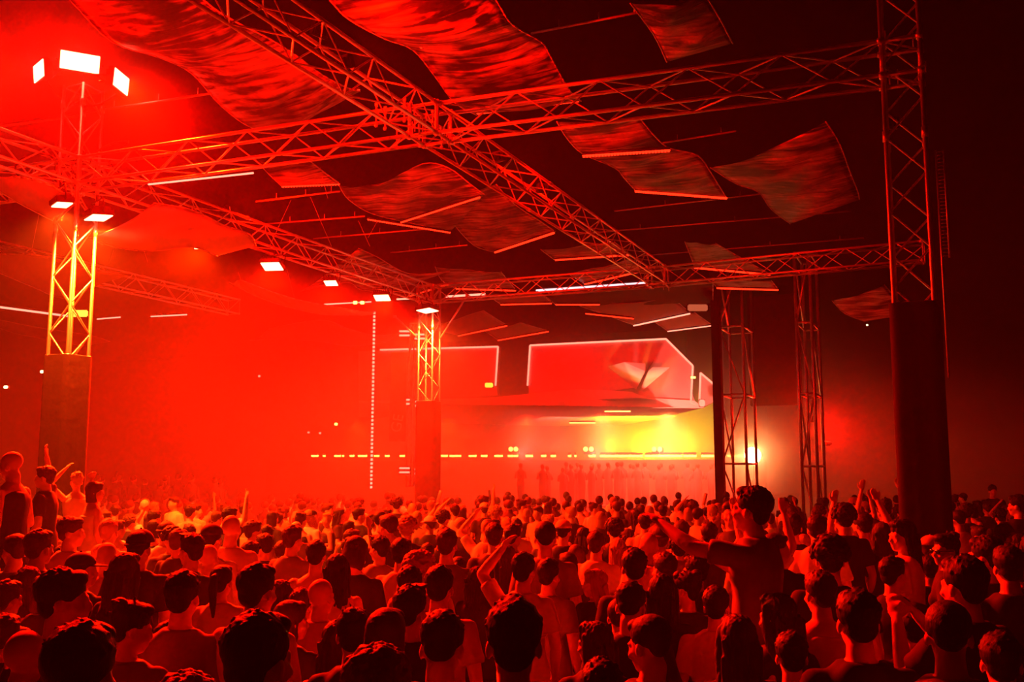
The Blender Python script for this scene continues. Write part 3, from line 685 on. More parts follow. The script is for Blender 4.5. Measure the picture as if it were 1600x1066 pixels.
# up lights added on the trusses to brighten the sails
UPL = [((-12.0, 9.0, 7.2), (-9.5, 9.5, 8.6), 1.0), ((-6.2, 8.8, 7.2), (-8.8, 9.6, 8.4), .7), ((-6.3, 9.6, 7.15), (-5.9, 11.5, 8.1), 1.0), ((-6.1, 13.6, 7.15), (-5.2, 17.0, 8.1), .5),
       ((-12.1, 14.5, 7.15), (-10.5, 18, 7.8), 1.0), ((-6.2, 15.5, 7.15), (-9.5, 18.5, 7.8), .6), ((-.5, 14.0, 7.0), (-2.6, 20, 8.1), .22)]
for k, (a, b, s_) in enumerate(UPL):
    panel_lamp('added_up_light', a, b, .16, .12, ['small added up light left of the upper left sail', 'small added up light on the diagonal truss aimed at the upper left sail', 'small added up light on the diagonal truss aimed at the top centre sail',
              'small added up light past the crossing', 'small added up light on the left truss aimed at the peaked sail', 'small added up light on the long truss aimed at the peaked sail', 'small added up light near the dark tower'][k], face=M_LEDR, yoke=False)
    v = (Vector(b)-Vector(a)).normalized()
    spot('added_up_beam', Vector(a)+v*.05, b, 260*P_UP*s_, 130, .9, LR, .1)
# ------------------------------------------------------------------ people
import time as _t
def capsule(bm, a, b, r1, r2, n=14):
    a = Vector(a); b = Vector(b)
    tube(bm, a, b, r1, n, r2)
    for p, r in ((a, r1), (b, r2)): ball(bm, p, (r, r, r), n)
UNIT = {}
def ball(bm, c, r, n=14, rot=None):
    m = max(4, n//2)
    if n not in UNIT: UNIT[n] = [[(math.sin(math.pi*j/m)*math.cos(2*math.pi*i/n), math.sin(math.pi*j/m)*math.sin(2*math.pi*i/n), math.cos(math.pi*j/m)) for i in range(n)] for j in range(1, m)]
    c = Vector(c); new = bm.verts.new; face = bm.faces.new
    def P(u):
        p = Vector((u[0]*r[0], u[1]*r[1], u[2]*r[2])); return (rot@p if rot else p)+c
    top = new(P((0, 0, 1))); bot = new(P((0, 0, -1))); rows = [[new(P(u)) for u in row] for row in UNIT[n]]
    for i in range(n):
        k = (i+1) % n; face((top, rows[0][i], rows[0][k])); face((bot, rows[-1][k], rows[-1][i]))
        for a, b in zip(rows[:-1], rows[1:]): face((a[i], b[i], b[k], a[k]))
def loft(bm, rings, n=28):
    """rings: (centre, rx, ry) stacked ellipses, closed"""
    L_ = []
    for c, rx, ry in rings:
        c = Vector(c); L_.append([bm.verts.new(c+Vector((rx*math.cos(t), ry*math.sin(t), 0))) for t in [2*math.pi*i/n for i in range(n)]])
    for A, B in zip(L_[:-1], L_[1:]):
        for i in range(n): bm.faces.new((A[i], A[(i+1) % n], B[(i+1) % n], B[i]))
    bm.faces.new(L_[0][::-1]); bm.faces.new(L_[-1])
WS = bpy.data.scenes.new('workshop')
def remesh(bm, voxel, name, smooth=4, disp=None):
    """voxel union of overlapping shapes into one continuous skin"""
    me = bpy.data.meshes.new('tmp'); bm.to_mesh(me); bm.free()
    o = bpy.data.objects.new('tmp', me); WS.collection.objects.link(o)
    md = o.modifiers.new('r', 'REMESH'); md.mode = 'VOXEL'; md.voxel_size = voxel; md.use_smooth_shade = True
    if smooth:
        s = o.modifiers.new('s', 'SMOOTH'); s.factor = .5; s.iterations = smooth
    with bpy.context.temp_override(scene=WS, view_layer=WS.view_layers[0]): dg = bpy.context.evaluated_depsgraph_get()
    out = bpy.data.meshes.new_from_object(o.evaluated_get(dg))
    out.name = name
    bpy.data.objects.remove(o); bpy.data.meshes.remove(me)
    if disp:
        nr = [v.normal.copy() for v in out.vertices]; co = [v.co.copy() for v in out.vertices]
        out.vertices.foreach_set('co', [x for c, n in zip(co, nr) for x in c+n*disp(c)]); out.update()
    for p in out.polygons: p.use_smooth = True
    return out
HD = {'down': (((-.235, -.03, 1.13), (-.24, .06, .88)), ((.235, -.03, 1.13), (.24, .06, .88))),
      'bent': (((-.24, .0, 1.14), (-.11, .26, 1.16)), ((.24, .0, 1.14), (.10, .27, 1.20))),
      'raise': (((-.24, -.02, 1.13), (-.2, .12, .9)), ((.30, .06, 1.60), (.25, .10, 1.87))),
      'both': (((-.33, .08, 1.58), (-.26, .12, 1.86)), ((.33, .08, 1.60), (.22, .14, 1.88))),
      'phone': (((-.20, .18, 1.22), (-.06, .36, 1.46)), ((.20, .18, 1.22), (.06, .36, 1.47))),
      'point': (((-.27, .24, 1.44), (-.20, .46, 1.56)), ((.20, .22, 1.30), (.02, .42, 1.47))),
      'cross': (((-.25, -.05, 1.15), (-.13, .22, 1.1)), ((.28, .0, 1.14), (.05, .3, 1.09))),
      'side': (((-.25, -.02, 1.14), (-.2, .1, .9)), ((.40, .18, 1.30), (.58, .36, 1.42))),
      'head': (((-.34, .06, 1.60), (-.16, .03, 1.80)), ((.25, -.02, 1.14), (.2, .1, .9)))}
def hand(bm, w_, d, side, curl=.35):
    """palm, four unequal fingers with a bend and a thumb leaving the side of the palm"""
    w_ = Vector(w_); d = Vector(d).normalized(); s = d.cross(Vector((0, 0, 1)) if abs(d.z) < .9 else Vector((0, 1, 0))).normalized(); nrm = s.cross(d).normalized()
    pc = w_+d*.045; rot = Matrix((s, d, nrm)).transposed()
    ball(bm, pc, (.041, .05, .016), 12, rot)
    for k, (o_, l) in enumerate(((-.03, .06), (-.010, .072), (.010, .068), (.029, .052))):
        a = w_+d*.08+s*o_; m_ = a+d*(l*.55)-nrm*(l*.15*curl*2); e = m_+d*(l*.4*(1-curl))-nrm*(l*.45*curl*1.6)
        capsule(bm, a, m_, .0095, .009, 8); capsule(bm, m_, e, .009, .0075, 8)
    a = w_+d*.025+s*(.035*side); m_ = a+d*.035+s*(.022*side); capsule(bm, a, m_, .012, .0105, 8); capsule(bm, m_, m_+d*.028-nrm*.008, .0105, .008, 8)
def head_matrix(yaw, pitch, lean=(0, 0)):
    return Matrix.Translation(Vector((lean[0], .022+lean[1], 1.635)))@Matrix.Rotation(yaw, 4, 'Z')@Matrix.Rotation(-pitch, 4, 'X')
TOR = [(.84, .150, .105), (.92, .168, .118), (1.0, .158, .112), (1.08, .140, .102), (1.18, .150, .108), (1.28, .165, .118), (1.36, .176, .116), (1.42, .165, .098), (1.46, .118, .080), (1.49, .070, .062)]
def make_body(pose, yaw=0, pitch=0, female=False, vox=.0075, lean=(0, 0)):
    bm = bmesh.new(); fs = .9 if female else 1.0; ft = 1.05 if female else 1.0
    loft(bm, [((lean[0]*max(0, z-1)/.6, lean[1]*max(0, z-1)/.6, z), rx*(fs if z > 1.02 else ft), ry*.98) for z, rx, ry in TOR])
    if female:
        for s in (-1, 1): ball(bm, (s*.07+lean[0]*.5, .085+lean[1]*.5, 1.27), (.062, .06, .06))
    hm = head_matrix(math.radians(yaw), math.radians(pitch), lean)
    hc = hm@Vector((0, -.02, -.09))
    capsule(bm, (lean[0]*.8, lean[1]*.8-.005, 1.44), hc, .062*(.88 if female else 1), .054*(.88 if female else 1))
    rot = hm.to_3x3()
    def hb(c, r): ball(bm, hm@Vector(c), r, 18, rot)
    hb((0, -.015, .035), (.074, .095, .085)); hb((0, .025, -.03), (.060, .068, .082)); hb((0, .055, -.088), (.032, .030, .026)); hb((0, .0, -.06), (.056, .06, .05))
    hb((0, .092, -.022), (.012, .018, .022)); hb((0, .102, -.034), (.015, .012, .010)); hb((0, .078, .012), (.052, .016, .012)); hb((0, .086, -.062), (.023, .011, .008))
    hb((0, .083, -.072), (.02, .012, .007))
    for s in (-1, 1):
        hb((s*.036, .066, -.035), (.024, .024, .02)); hb((s*.077, -.008, -.018), (.009, .022, .032)); hb((s*.03, .078, -.006), (.013, .010, .009))
    arms = HD[pose]
    for s, (el, wr) in zip((-1, 1), arms):
        sh = Vector((s*.178*fs+lean[0]*.8, lean[1]*.8, 1.405)); el = Vector(el)+Vector((lean[0]*.6, lean[1]*.6, 0)); wr = Vector(wr)+Vector((lean[0]*.6, lean[1]*.6, 0)); k = .86 if female else 1
        capsule(bm, sh, el, .053*k, .040*k); capsule(bm, el, el+(wr-el)*.35, .040*k, .041*k); capsule(bm, el+(wr-el)*.35, wr, .041*k, .026*k)
        hand(bm, wr, wr-el, -s)
    for s in (-1, 1):
        capsule(bm, (s*.085, 0, .88), (s*.10, .015, .50), .088, .058); capsule(bm, (s*.10, .015, .50), (s*.10, -.01, .33), .055, .056); capsule(bm, (s*.10, -.01, .33), (s*.10, -.02, .08), .056, .038)
        ball(bm, (s*.11, .05, .04), (.042, .12, .04))
    return remesh(bm, vox, 'body_skin', 3), hm
def wrinkle(amp, f=9):
    return lambda c: amp*(noise.noise(Vector((c.x*f, c.y*f, c.z*f*.6)))+.5*noise.noise(Vector((c.x*f*2.3+5, c.y*f*2.3, c.z*f)))) 
def make_top(pose, kind, female=False, vox=.015, lean=(0, 0)):
    bm = bmesh.new(); fs = .9 if female else 1.0; ft = 1.05 if female else 1.0
    g = .016; top = {'tshirt': 1.50, 'tank': 1.43, 'strapless': 1.37}[kind]
    rings = []
    for z, rx, ry in [(.80, .165, .125)]+TOR[1:]:
        if z > top: break
        gg = g+(.012 if z < 1.1 else 0)
        if kind == 'tank' and z > 1.38: rx *= .8
        rings.append(((lean[0]*max(0, z-1)/.6, lean[1]*max(0, z-1)/.6, z), (rx*(fs if z > 1.02 else ft))+gg, ry+gg))
    loft(bm, rings)
    if female:
        for s in (-1, 1): ball(bm, (s*.07+lean[0]*.5, .088+lean[1]*.5, 1.27), (.07, .066, .066))
    if kind == 'tshirt':
        for s, (el, wr) in zip((-1, 1), HD[pose]):
            sh = Vector((s*.172*fs+lean[0]*.8, lean[1]*.8, 1.405)); el = Vector(el)+Vector((lean[0]*.6, lean[1]*.6, 0))
            capsule(bm, sh, sh.lerp(el, .25), .066, .064); tube(bm, sh.lerp(el, .2), sh.lerp(el, .68), .064, 18, .068)
    return remesh(bm, vox, kind, 2, wrinkle(.010))
def make_trousers(vox=.022, shorts=False):
    bm = bmesh.new(); loft(bm, [((0, 0, .80), .172, .125), ((0, 0, .9), .178, .128), ((0, 0, 1.0), .166, .12)])
    for s in (-1, 1):
        capsule(bm, (s*.088, 0, .86), (s*.102, .015, .50), .098, .074)
        tube(bm, (s*.102, .015, .50), (s*.103, -.01, .09), .074, 16, .062)
    return remesh(bm, vox, 'trousers', 2, wrinkle(.008))
def make_hair(kind, seed=0, vox=.0065):
    bm = bmesh.new(); rr = random.Random(seed); dn = wrinkle(.006, 38); f = rr.uniform(0, 9)
    def cap(k=1.0, nape=-.03, fringe=.01):
        ball(bm, (0, -.022, .048), (.083*k, .100*k, .084*k), 22); ball(bm, (0, -.06, nape+.022), (.062*k, .044*k, .062), 18)
        for s in (-1, 1): ball(bm, (s*.060, -.022, .028), (.021*k, .048, .034), 14)
        ball(bm, (0, .045, .082+fringe), (.060*k, .045, .034), 16)
    def locks(n, r0, L0, up=.3, z0=-.02):
        for _ in range(n):
            t = rr.uniform(0, 6.28); ph = rr.uniform(0.05, 1.5)
            d = Vector((math.sin(ph)*math.cos(t), math.sin(ph)*math.sin(t), math.cos(ph)))
            p = Vector((d.x*.084, d.y*.102-.02, d.z*.088+.046))
            if d.y > .6 and d.z < .5: continue
            q = p+(d+Vector((rr.uniform(-.5, .5), rr.uniform(-.5, .5), up))).normalized()*L0*rr.uniform(.5, 1.2)
            capsule(bm, p, q, r0, r0*.5, 6)
    if kind == 'short': cap(1.03); locks(150, .005, .010, .1)
    elif kind == 'crop': cap(.985, -.01, 0)
    elif kind == 'quiff': cap(1.02); locks(110, .005, .011, .2); [capsule(bm, (x*.008, .03, .115), (x*.009, .075, .128+rr.uniform(-.004, .004)), .013, .007, 8) for x in range(-6, 7)]
    elif kind == 'curly':
        cap(1.08)
        for _ in range(230):
            t = rr.uniform(0, 6.28); ph = math.acos(rr.uniform(-.35, 1)); d = Vector((math.sin(ph)*math.cos(t), math.sin(ph)*math.sin(t), math.cos(ph)))
            if d.y > .65 and d.z < .35: continue
            ball(bm, (d.x*.108, d.y*.118-.02, d.z*.104+.045), [rr.uniform(.012, .02)]*3, 8)
    elif kind in ('long', 'wavy'):
        cap(1.05)
        w_ = .008 if kind == 'wavy' else 0
        rings = [((0, -.05, .04), .088, .06), ((0, -.062, -.04), .090, .056), ((0, -.075, -.12), .098, .05), ((0, -.088, -.20), .108, .044), ((0, -.10, -.28), .104, .036), ((0, -.108, -.36), .085, .028), ((0, -.11, -.43), .05, .018)]
        loft(bm, rings)
        for s in (-1, 1):
            polyc = [(s*.07, .01, .05), (s*.086, .0, -.04), (s*.088, -.02, -.12), (s*.095, -.05, -.2)]
            for a, b in zip(polyc[:-1], polyc[1:]): capsule(bm, a, b, .026, .024, 10)
        for _ in range(60):
            x = rr.uniform(-.1, .1); y = -.10-.03*rr.random(); z0 = rr.uniform(-.1, .02)
            capsule(bm, (x, y+.015, z0), (x*rr.uniform(.6, 1.05), y-.012, z0-rr.uniform(.12, .34)), .011, .005, 6)
    elif kind == 'bob':
        cap(1.06)
        loft(bm, [((0, -.03, .06), .09, .085), ((0, -.035, -.03), .094, .08), ((0, -.035, -.09), .098, .075), ((0, -.035, -.125), .09, .066)])
    elif kind == 'bun':
        cap(1.0); ball(bm, (0, -.085, .105), (.042, .042, .038), 14); locks(20, .006, .02)
        for _ in range(14): t = rr.uniform(0, 6.28); capsule(bm, (math.cos(t)*.03, -.085+math.sin(t)*.03, .11), (math.cos(t+1)*.038, -.09+math.sin(t+1)*.038, .12), .010, .008, 6)
    elif kind == 'ponytail':
        cap(1.0); pts = [(0, -.1, .06), (0, -.15, .045), (0, -.165, -.03), (0, -.15, -.13), (0, -.135, -.24)]
        for (a, b), (r1, r2) in zip(zip(pts[:-1], pts[1:]), ((.022, .03), (.03, .034), (.034, .028), (.028, .01))): capsule(bm, a, b, r1, r2, 12)
    elif kind == 'cap':
        cap(.97, -.02, -.02)
    amp = {'crop': .002, 'long': .006, 'wavy': .01, 'curly': .004}.get(kind, .0018)
    if kind in ('long', 'wavy'): d_ = lambda c: amp*noise.noise(Vector((c.x*70+f, c.y*70, c.z*8)))
    else: d_ = lambda c: amp*noise.noise(Vector((c.x*60+f, c.y*60, c.z*60)))
    return remesh(bm, vox, 'hair_'+kind, 1, d_)
def make_cap_hat():
    bm = bmesh.new(); n = 24; rows_ = []
    for j in range(8):
        ph = (j/7)*math.pi/2; rows_.append([bm.verts.new((.092*math.cos(ph)*math.cos(2*math.pi*i/n), -.018+.108*math.cos(ph)*math.sin(2*math.pi*i/n), .045+.092*math.sin(ph)+.0*j)) for i in range(n)])
    for A, B in zip(rows_[:-1], rows_[1:]):
        for i in range(n): bm.faces.new((A[i], A[(i+1) % n], B[(i+1) % n], B[i]))
    # brim
    top_ = []; N = 12
    for i in range(N+1):
        t = math.pi*i/N; a = Vector((.088*math.cos(t), -.018+.104*math.sin(t), .05)); b = Vector((.086*math.cos(t), -.01+.104*math.sin(t)+.075*math.sin(t), .045-.012*math.sin(t)))
        top_.append((bm.verts.new(a), bm.verts.new(b)))
    for (a, b), (c, d) in zip(top_[:-1], top_[1:]): bm.faces.new((a, b, d, c))
    ball(bm, (0, -.018, .14), (.008, .008, .006), 8)
    bmesh.ops.remove_doubles(bm, verts=bm.verts, dist=.0005); bmesh.ops.solidify(bm, geom=bm.faces[:], thickness=.004)
    me = bpy.data.meshes.new('hat'); bm.to_mesh(me); bm.free()
    for p in me.polygons: p.use_smooth = True
    return me
def make_glasses():
    bm = bmesh.new()
    for s in (-1, 1): ball(bm, (s*.032, .094, -.006), (.027, .006, .018), 12); tube(bm, (s*.058, .09, 0), (s*.082, -.01, .0), .0035, 6)
    tube(bm, (-.01, .1, 0), (.01, .1, 0), .004, 6)
    me = bpy.data.meshes.new('sunglasses'); bm.to_mesh(me); bm.free(); return me

SKIN = [mat('skin_light', (.80, .55, .45), .55), mat('skin_mid', (.62, .40, .28), .55), mat('skin_tan', (.42, .26, .17), .5)]
HAIRM = {'dark': mat('hair_dark', (.010, .008, .007), .6, spec=.25), 'brown': mat('hair_brown', (.055, .03, .018), .6, spec=.25), 'fair': mat('hair_fair', (.42, .27, .12), .6, spec=.3)}
for hm_ in HAIRM.values():
    nt = hm_.node_tree; b_ = nt.nodes['Principled BSDF']; tc = nt.nodes.new('ShaderNodeTexCoord'); mp = nt.nodes.new('ShaderNodeMapping'); mp.inputs['Scale'].default_value = (260, 260, 26)
    nz = nt.nodes.new('ShaderNodeTexNoise'); nz.inputs['Scale'].default_value = 1; bp = nt.nodes.new('ShaderNodeBump'); bp.inputs['Strength'].default_value = .7; bp.inputs['Distance'].default_value = .004
    nt.links.new(tc.outputs['Object'], mp.inputs['Vector']); nt.links.new(mp.outputs[0], nz.inputs['Vector']); nt.links.new(nz.outputs['Fac'], bp.inputs['Height']); nt.links.new(bp.outputs[0], b_.inputs['Normal'])
TOPM = {'black': mat('cloth_black', (.012, .012, .014), .85), 'white': mat('cloth_white', (.80, .78, .72), .85), 'grey': mat('cloth_grey', (.22, .22, .22), .85),
        'dark': mat('cloth_navy', (.02, .03, .06), .85), 'pale': mat('cloth_pale', (.55, .42, .32), .85)}
M_JEANS = mat('cloth_jeans', (.03, .045, .09), .85); M_HAT = mat('hat_cloth', (.03, .03, .03), .8); M_HATW = mat('hat_pale', (.7, .65, .6), .8); M_LENS = mat('sunglass_lens', (.01, .01, .01), .08)
BK = {}; TK = {}; HK = {}
NEAR = [True]
def get_body(pose, yaw, pitch, fem, lean):
    k = (pose, yaw, pitch, fem, lean, NEAR[0])
    if k not in BK: BK[k] = make_body(pose, yaw, pitch, fem, .0095 if NEAR[0] else .016, lean); BK[k][0].materials.append(SKIN[0])
    return BK[k]
def get_top(pose, kind, fem, lean):
    k = (pose, kind, fem, lean)
    if k not in TK: TK[k] = make_top(pose, kind, fem, lean=lean); TK[k].materials.append(TOPM['black'])
    return TK[k]
def get_hair(kind, seed):
    if kind == 'none': return None
    k = (kind, seed)
    if k not in HK: HK[k] = make_hair(kind, seed); HK[k].materials.append(HAIRM['dark'])
    return HK[k]
TROU = make_trousers(); TROU.materials.append(M_JEANS); HAT = make_cap_hat(); HAT.materials.append(M_HAT); SGL = make_glasses(); SGL.materials.append(M_LENS)
def child(name, me, parent, m, mtx=None):
    o = bpy.data.objects.new(name, me); COL.objects.link(o); o.parent = parent
    if mtx is not None: o.matrix_local = mtx
    o.material_slots[0].link = 'OBJECT'; o.material_slots[0].material = m
    return o
PPL = []
HTOP = {'short': 1.775, 'crop': 1.76, 'quiff': 1.80, 'curly': 1.80, 'long': 1.775, 'wavy': 1.775, 'bob': 1.775, 'bun': 1.79, 'ponytail': 1.765, 'none': 1.755, 'cap': 1.78}
def person(x, y, z, face, h, pose='down', yaw=0, pitch=0, fem=False, hair='short', hc='dark', top='black', kind='tshirt', skin=0, lean=(0, 0), hat=None, glasses=None, seed=0, label='', group=None):
    me, hm = get_body(pose, yaw, pitch, fem, lean)
    o = bpy.data.objects.new('person', me); COL.objects.link(o); s = h/HTOP[hair]
    o.location = (x, y, z); o.rotation_euler = (0, 0, face); o.scale = (s*(.97 if fem else 1), s, s)
    o.material_slots[0].link = 'OBJECT'; o.material_slots[0].material = SKIN[skin]
    tag(o, label, 'person', group)
    child({'tshirt': 'tshirt', 'tank': 'tank_top', 'strapless': 'strapless_top'}[kind], get_top(pose, kind, fem, lean), o, TOPM[top])
    child('trousers', TROU, o, M_JEANS)
    if hair != 'none': child('hair', get_hair(hair, seed), o, HAIRM[hc], hm)
    if hat: child('cap', HAT, o, M_HATW if hat == 'pale' else M_HAT, hm@Matrix.Rotation(math.pi if hat == 'back' else 0, 4, 'Z'))
    if glasses: child('sunglasses', SGL, o, M_LENS, hm@Matrix.Translation((0, -.02, .07)) if glasses == 'up' else hm)
    PPL.append((x, y, .24*s)); return o
TW = [(XC[1], 11.1, .45), (XC[1], 22.6, .45), (XC[3], 11.65, .45)]
def clear(x, y, m=.38): return all((x-a)**2+(y-b)**2 > m*m for a, b, _ in PPL) and all((x-a)**2+(y-b)**2 > (r+.2)**2 for a, b, r in TW)
STAGE_PT = Vector((-12, 46, 0))
def place(px, top_, w_, turn=0, hw=None, lift=0, hmin=1.55, hmax=1.92, **k):
    """stand a person so that the crown of the head is seen at px, top_ with a head about w_ wide"""
    hair = k.get('hair', 'short'); hw = hw or {'curly': .235, 'long': .19, 'wavy': .2, 'none': .155, 'crop': .165}.get(hair, .18)
    D0 = F*hw/w_; best = None
    for k_ in range(0, 60):
        for sg in (1, -1):
            D = D0*(1+sg*.012*k_); p = atd(px, top_, D); h = p.z-lift
            if D > 1.9 and hmin <= h <= hmax and clear(p.x, p.y, .36 if D < 7 else .30): best = (p, h, D); break
        if best: break
    if not best:
        if top_ > 745: D = (CAMZ-(hmax+hmin)/2-lift)*F/(top_-738); D = max(D, 2.2)
        else: D = D0
        p = atd(px, top_, D); best = (p, p.z-lift, D); print('FORCED', px, top_, w_, 'D', round(D, 2), 'h', round(p.z-lift, 2))
    p, h, D = best
    d = STAGE_PT-p; face = math.atan2(d.y, d.x)-math.pi/2+math.radians(turn)
    return person(p.x, p.y, lift, face, h, **k)
# ------------------------------------------------------------------ the crowd, front rows one by one
# people standing higher than the crowd: on risers and a case
def riser(x, y, sx, sy, h, name, label, cat, rz=0):
    bm = bmesh.new(); box(bm, (0, 0, h/2), (sx, sy, h), bev=.015)
    o = link(name, bm, M_STAGED, None, False, (x, y, 0)); o.rotation_euler = (0, 0, rz); return tag(o, label, cat)
lp = atd(60, 740, 10.6); riser(lp.x-.1, lp.y, 3.2, 2.4, .62, 'riser', 'low black platform under the raised group before the left tower', 'platform', YAW)
tp = atd(1178, 760, 5.6); riser(tp.x, tp.y, .8, .8, .38, 'flight_case', 'black flight case the tall pointing man stands on', 'case', .4)
LIFT = dict(lift=.64, hmin=1.5, hmax=2.0)
SEED = 3
# raised group at the left edge
place(22, 706, 27, turn=100, yaw=0, pitch=10, pose='cross', kind='tank', top='black', hair='none', label='shaven headed person in black sleeveless shirt, arm across the body, raised at left edge', **LIFT)
place(74, 727, 26, turn=115, yaw=0, pose='raise', top='black', hair='short', hc='brown', label='person in open black shirt raising a pointing hand before the left tower foot', **LIFT)
place(121, 735, 22, turn=60, yaw=0, pose='head', fem=True, kind='tank', top='white', hair='bun', hc='fair', label='fair haired person right beside the left tower foot, facing the pale topped dancer', **LIFT)
place(146, 752, 26, turn=-30, yaw=-35, pose='head', lean=(-.12, .05), fem=True, kind='strapless', top='white', hair='bob', hc='brown', label='leaning dancer in a bright white strapless top right of the left tower foot', **LIFT)
place(-34, 722, 26, turn=-70, pose='phone', hair='short', top='dark', label='person cut off by the left edge, hands raised beside the shaven headed one', **LIFT)
# the tall pointing man
o = place(1178, 757, 50, turn=62, yaw=0, pitch=-8, pose='point', hair='short', seed=1, hc='dark', top='grey', lift=.39, hmin=1.7, hmax=1.95, label='tall person in grey t-shirt above the crowd stretching both arms to the left')
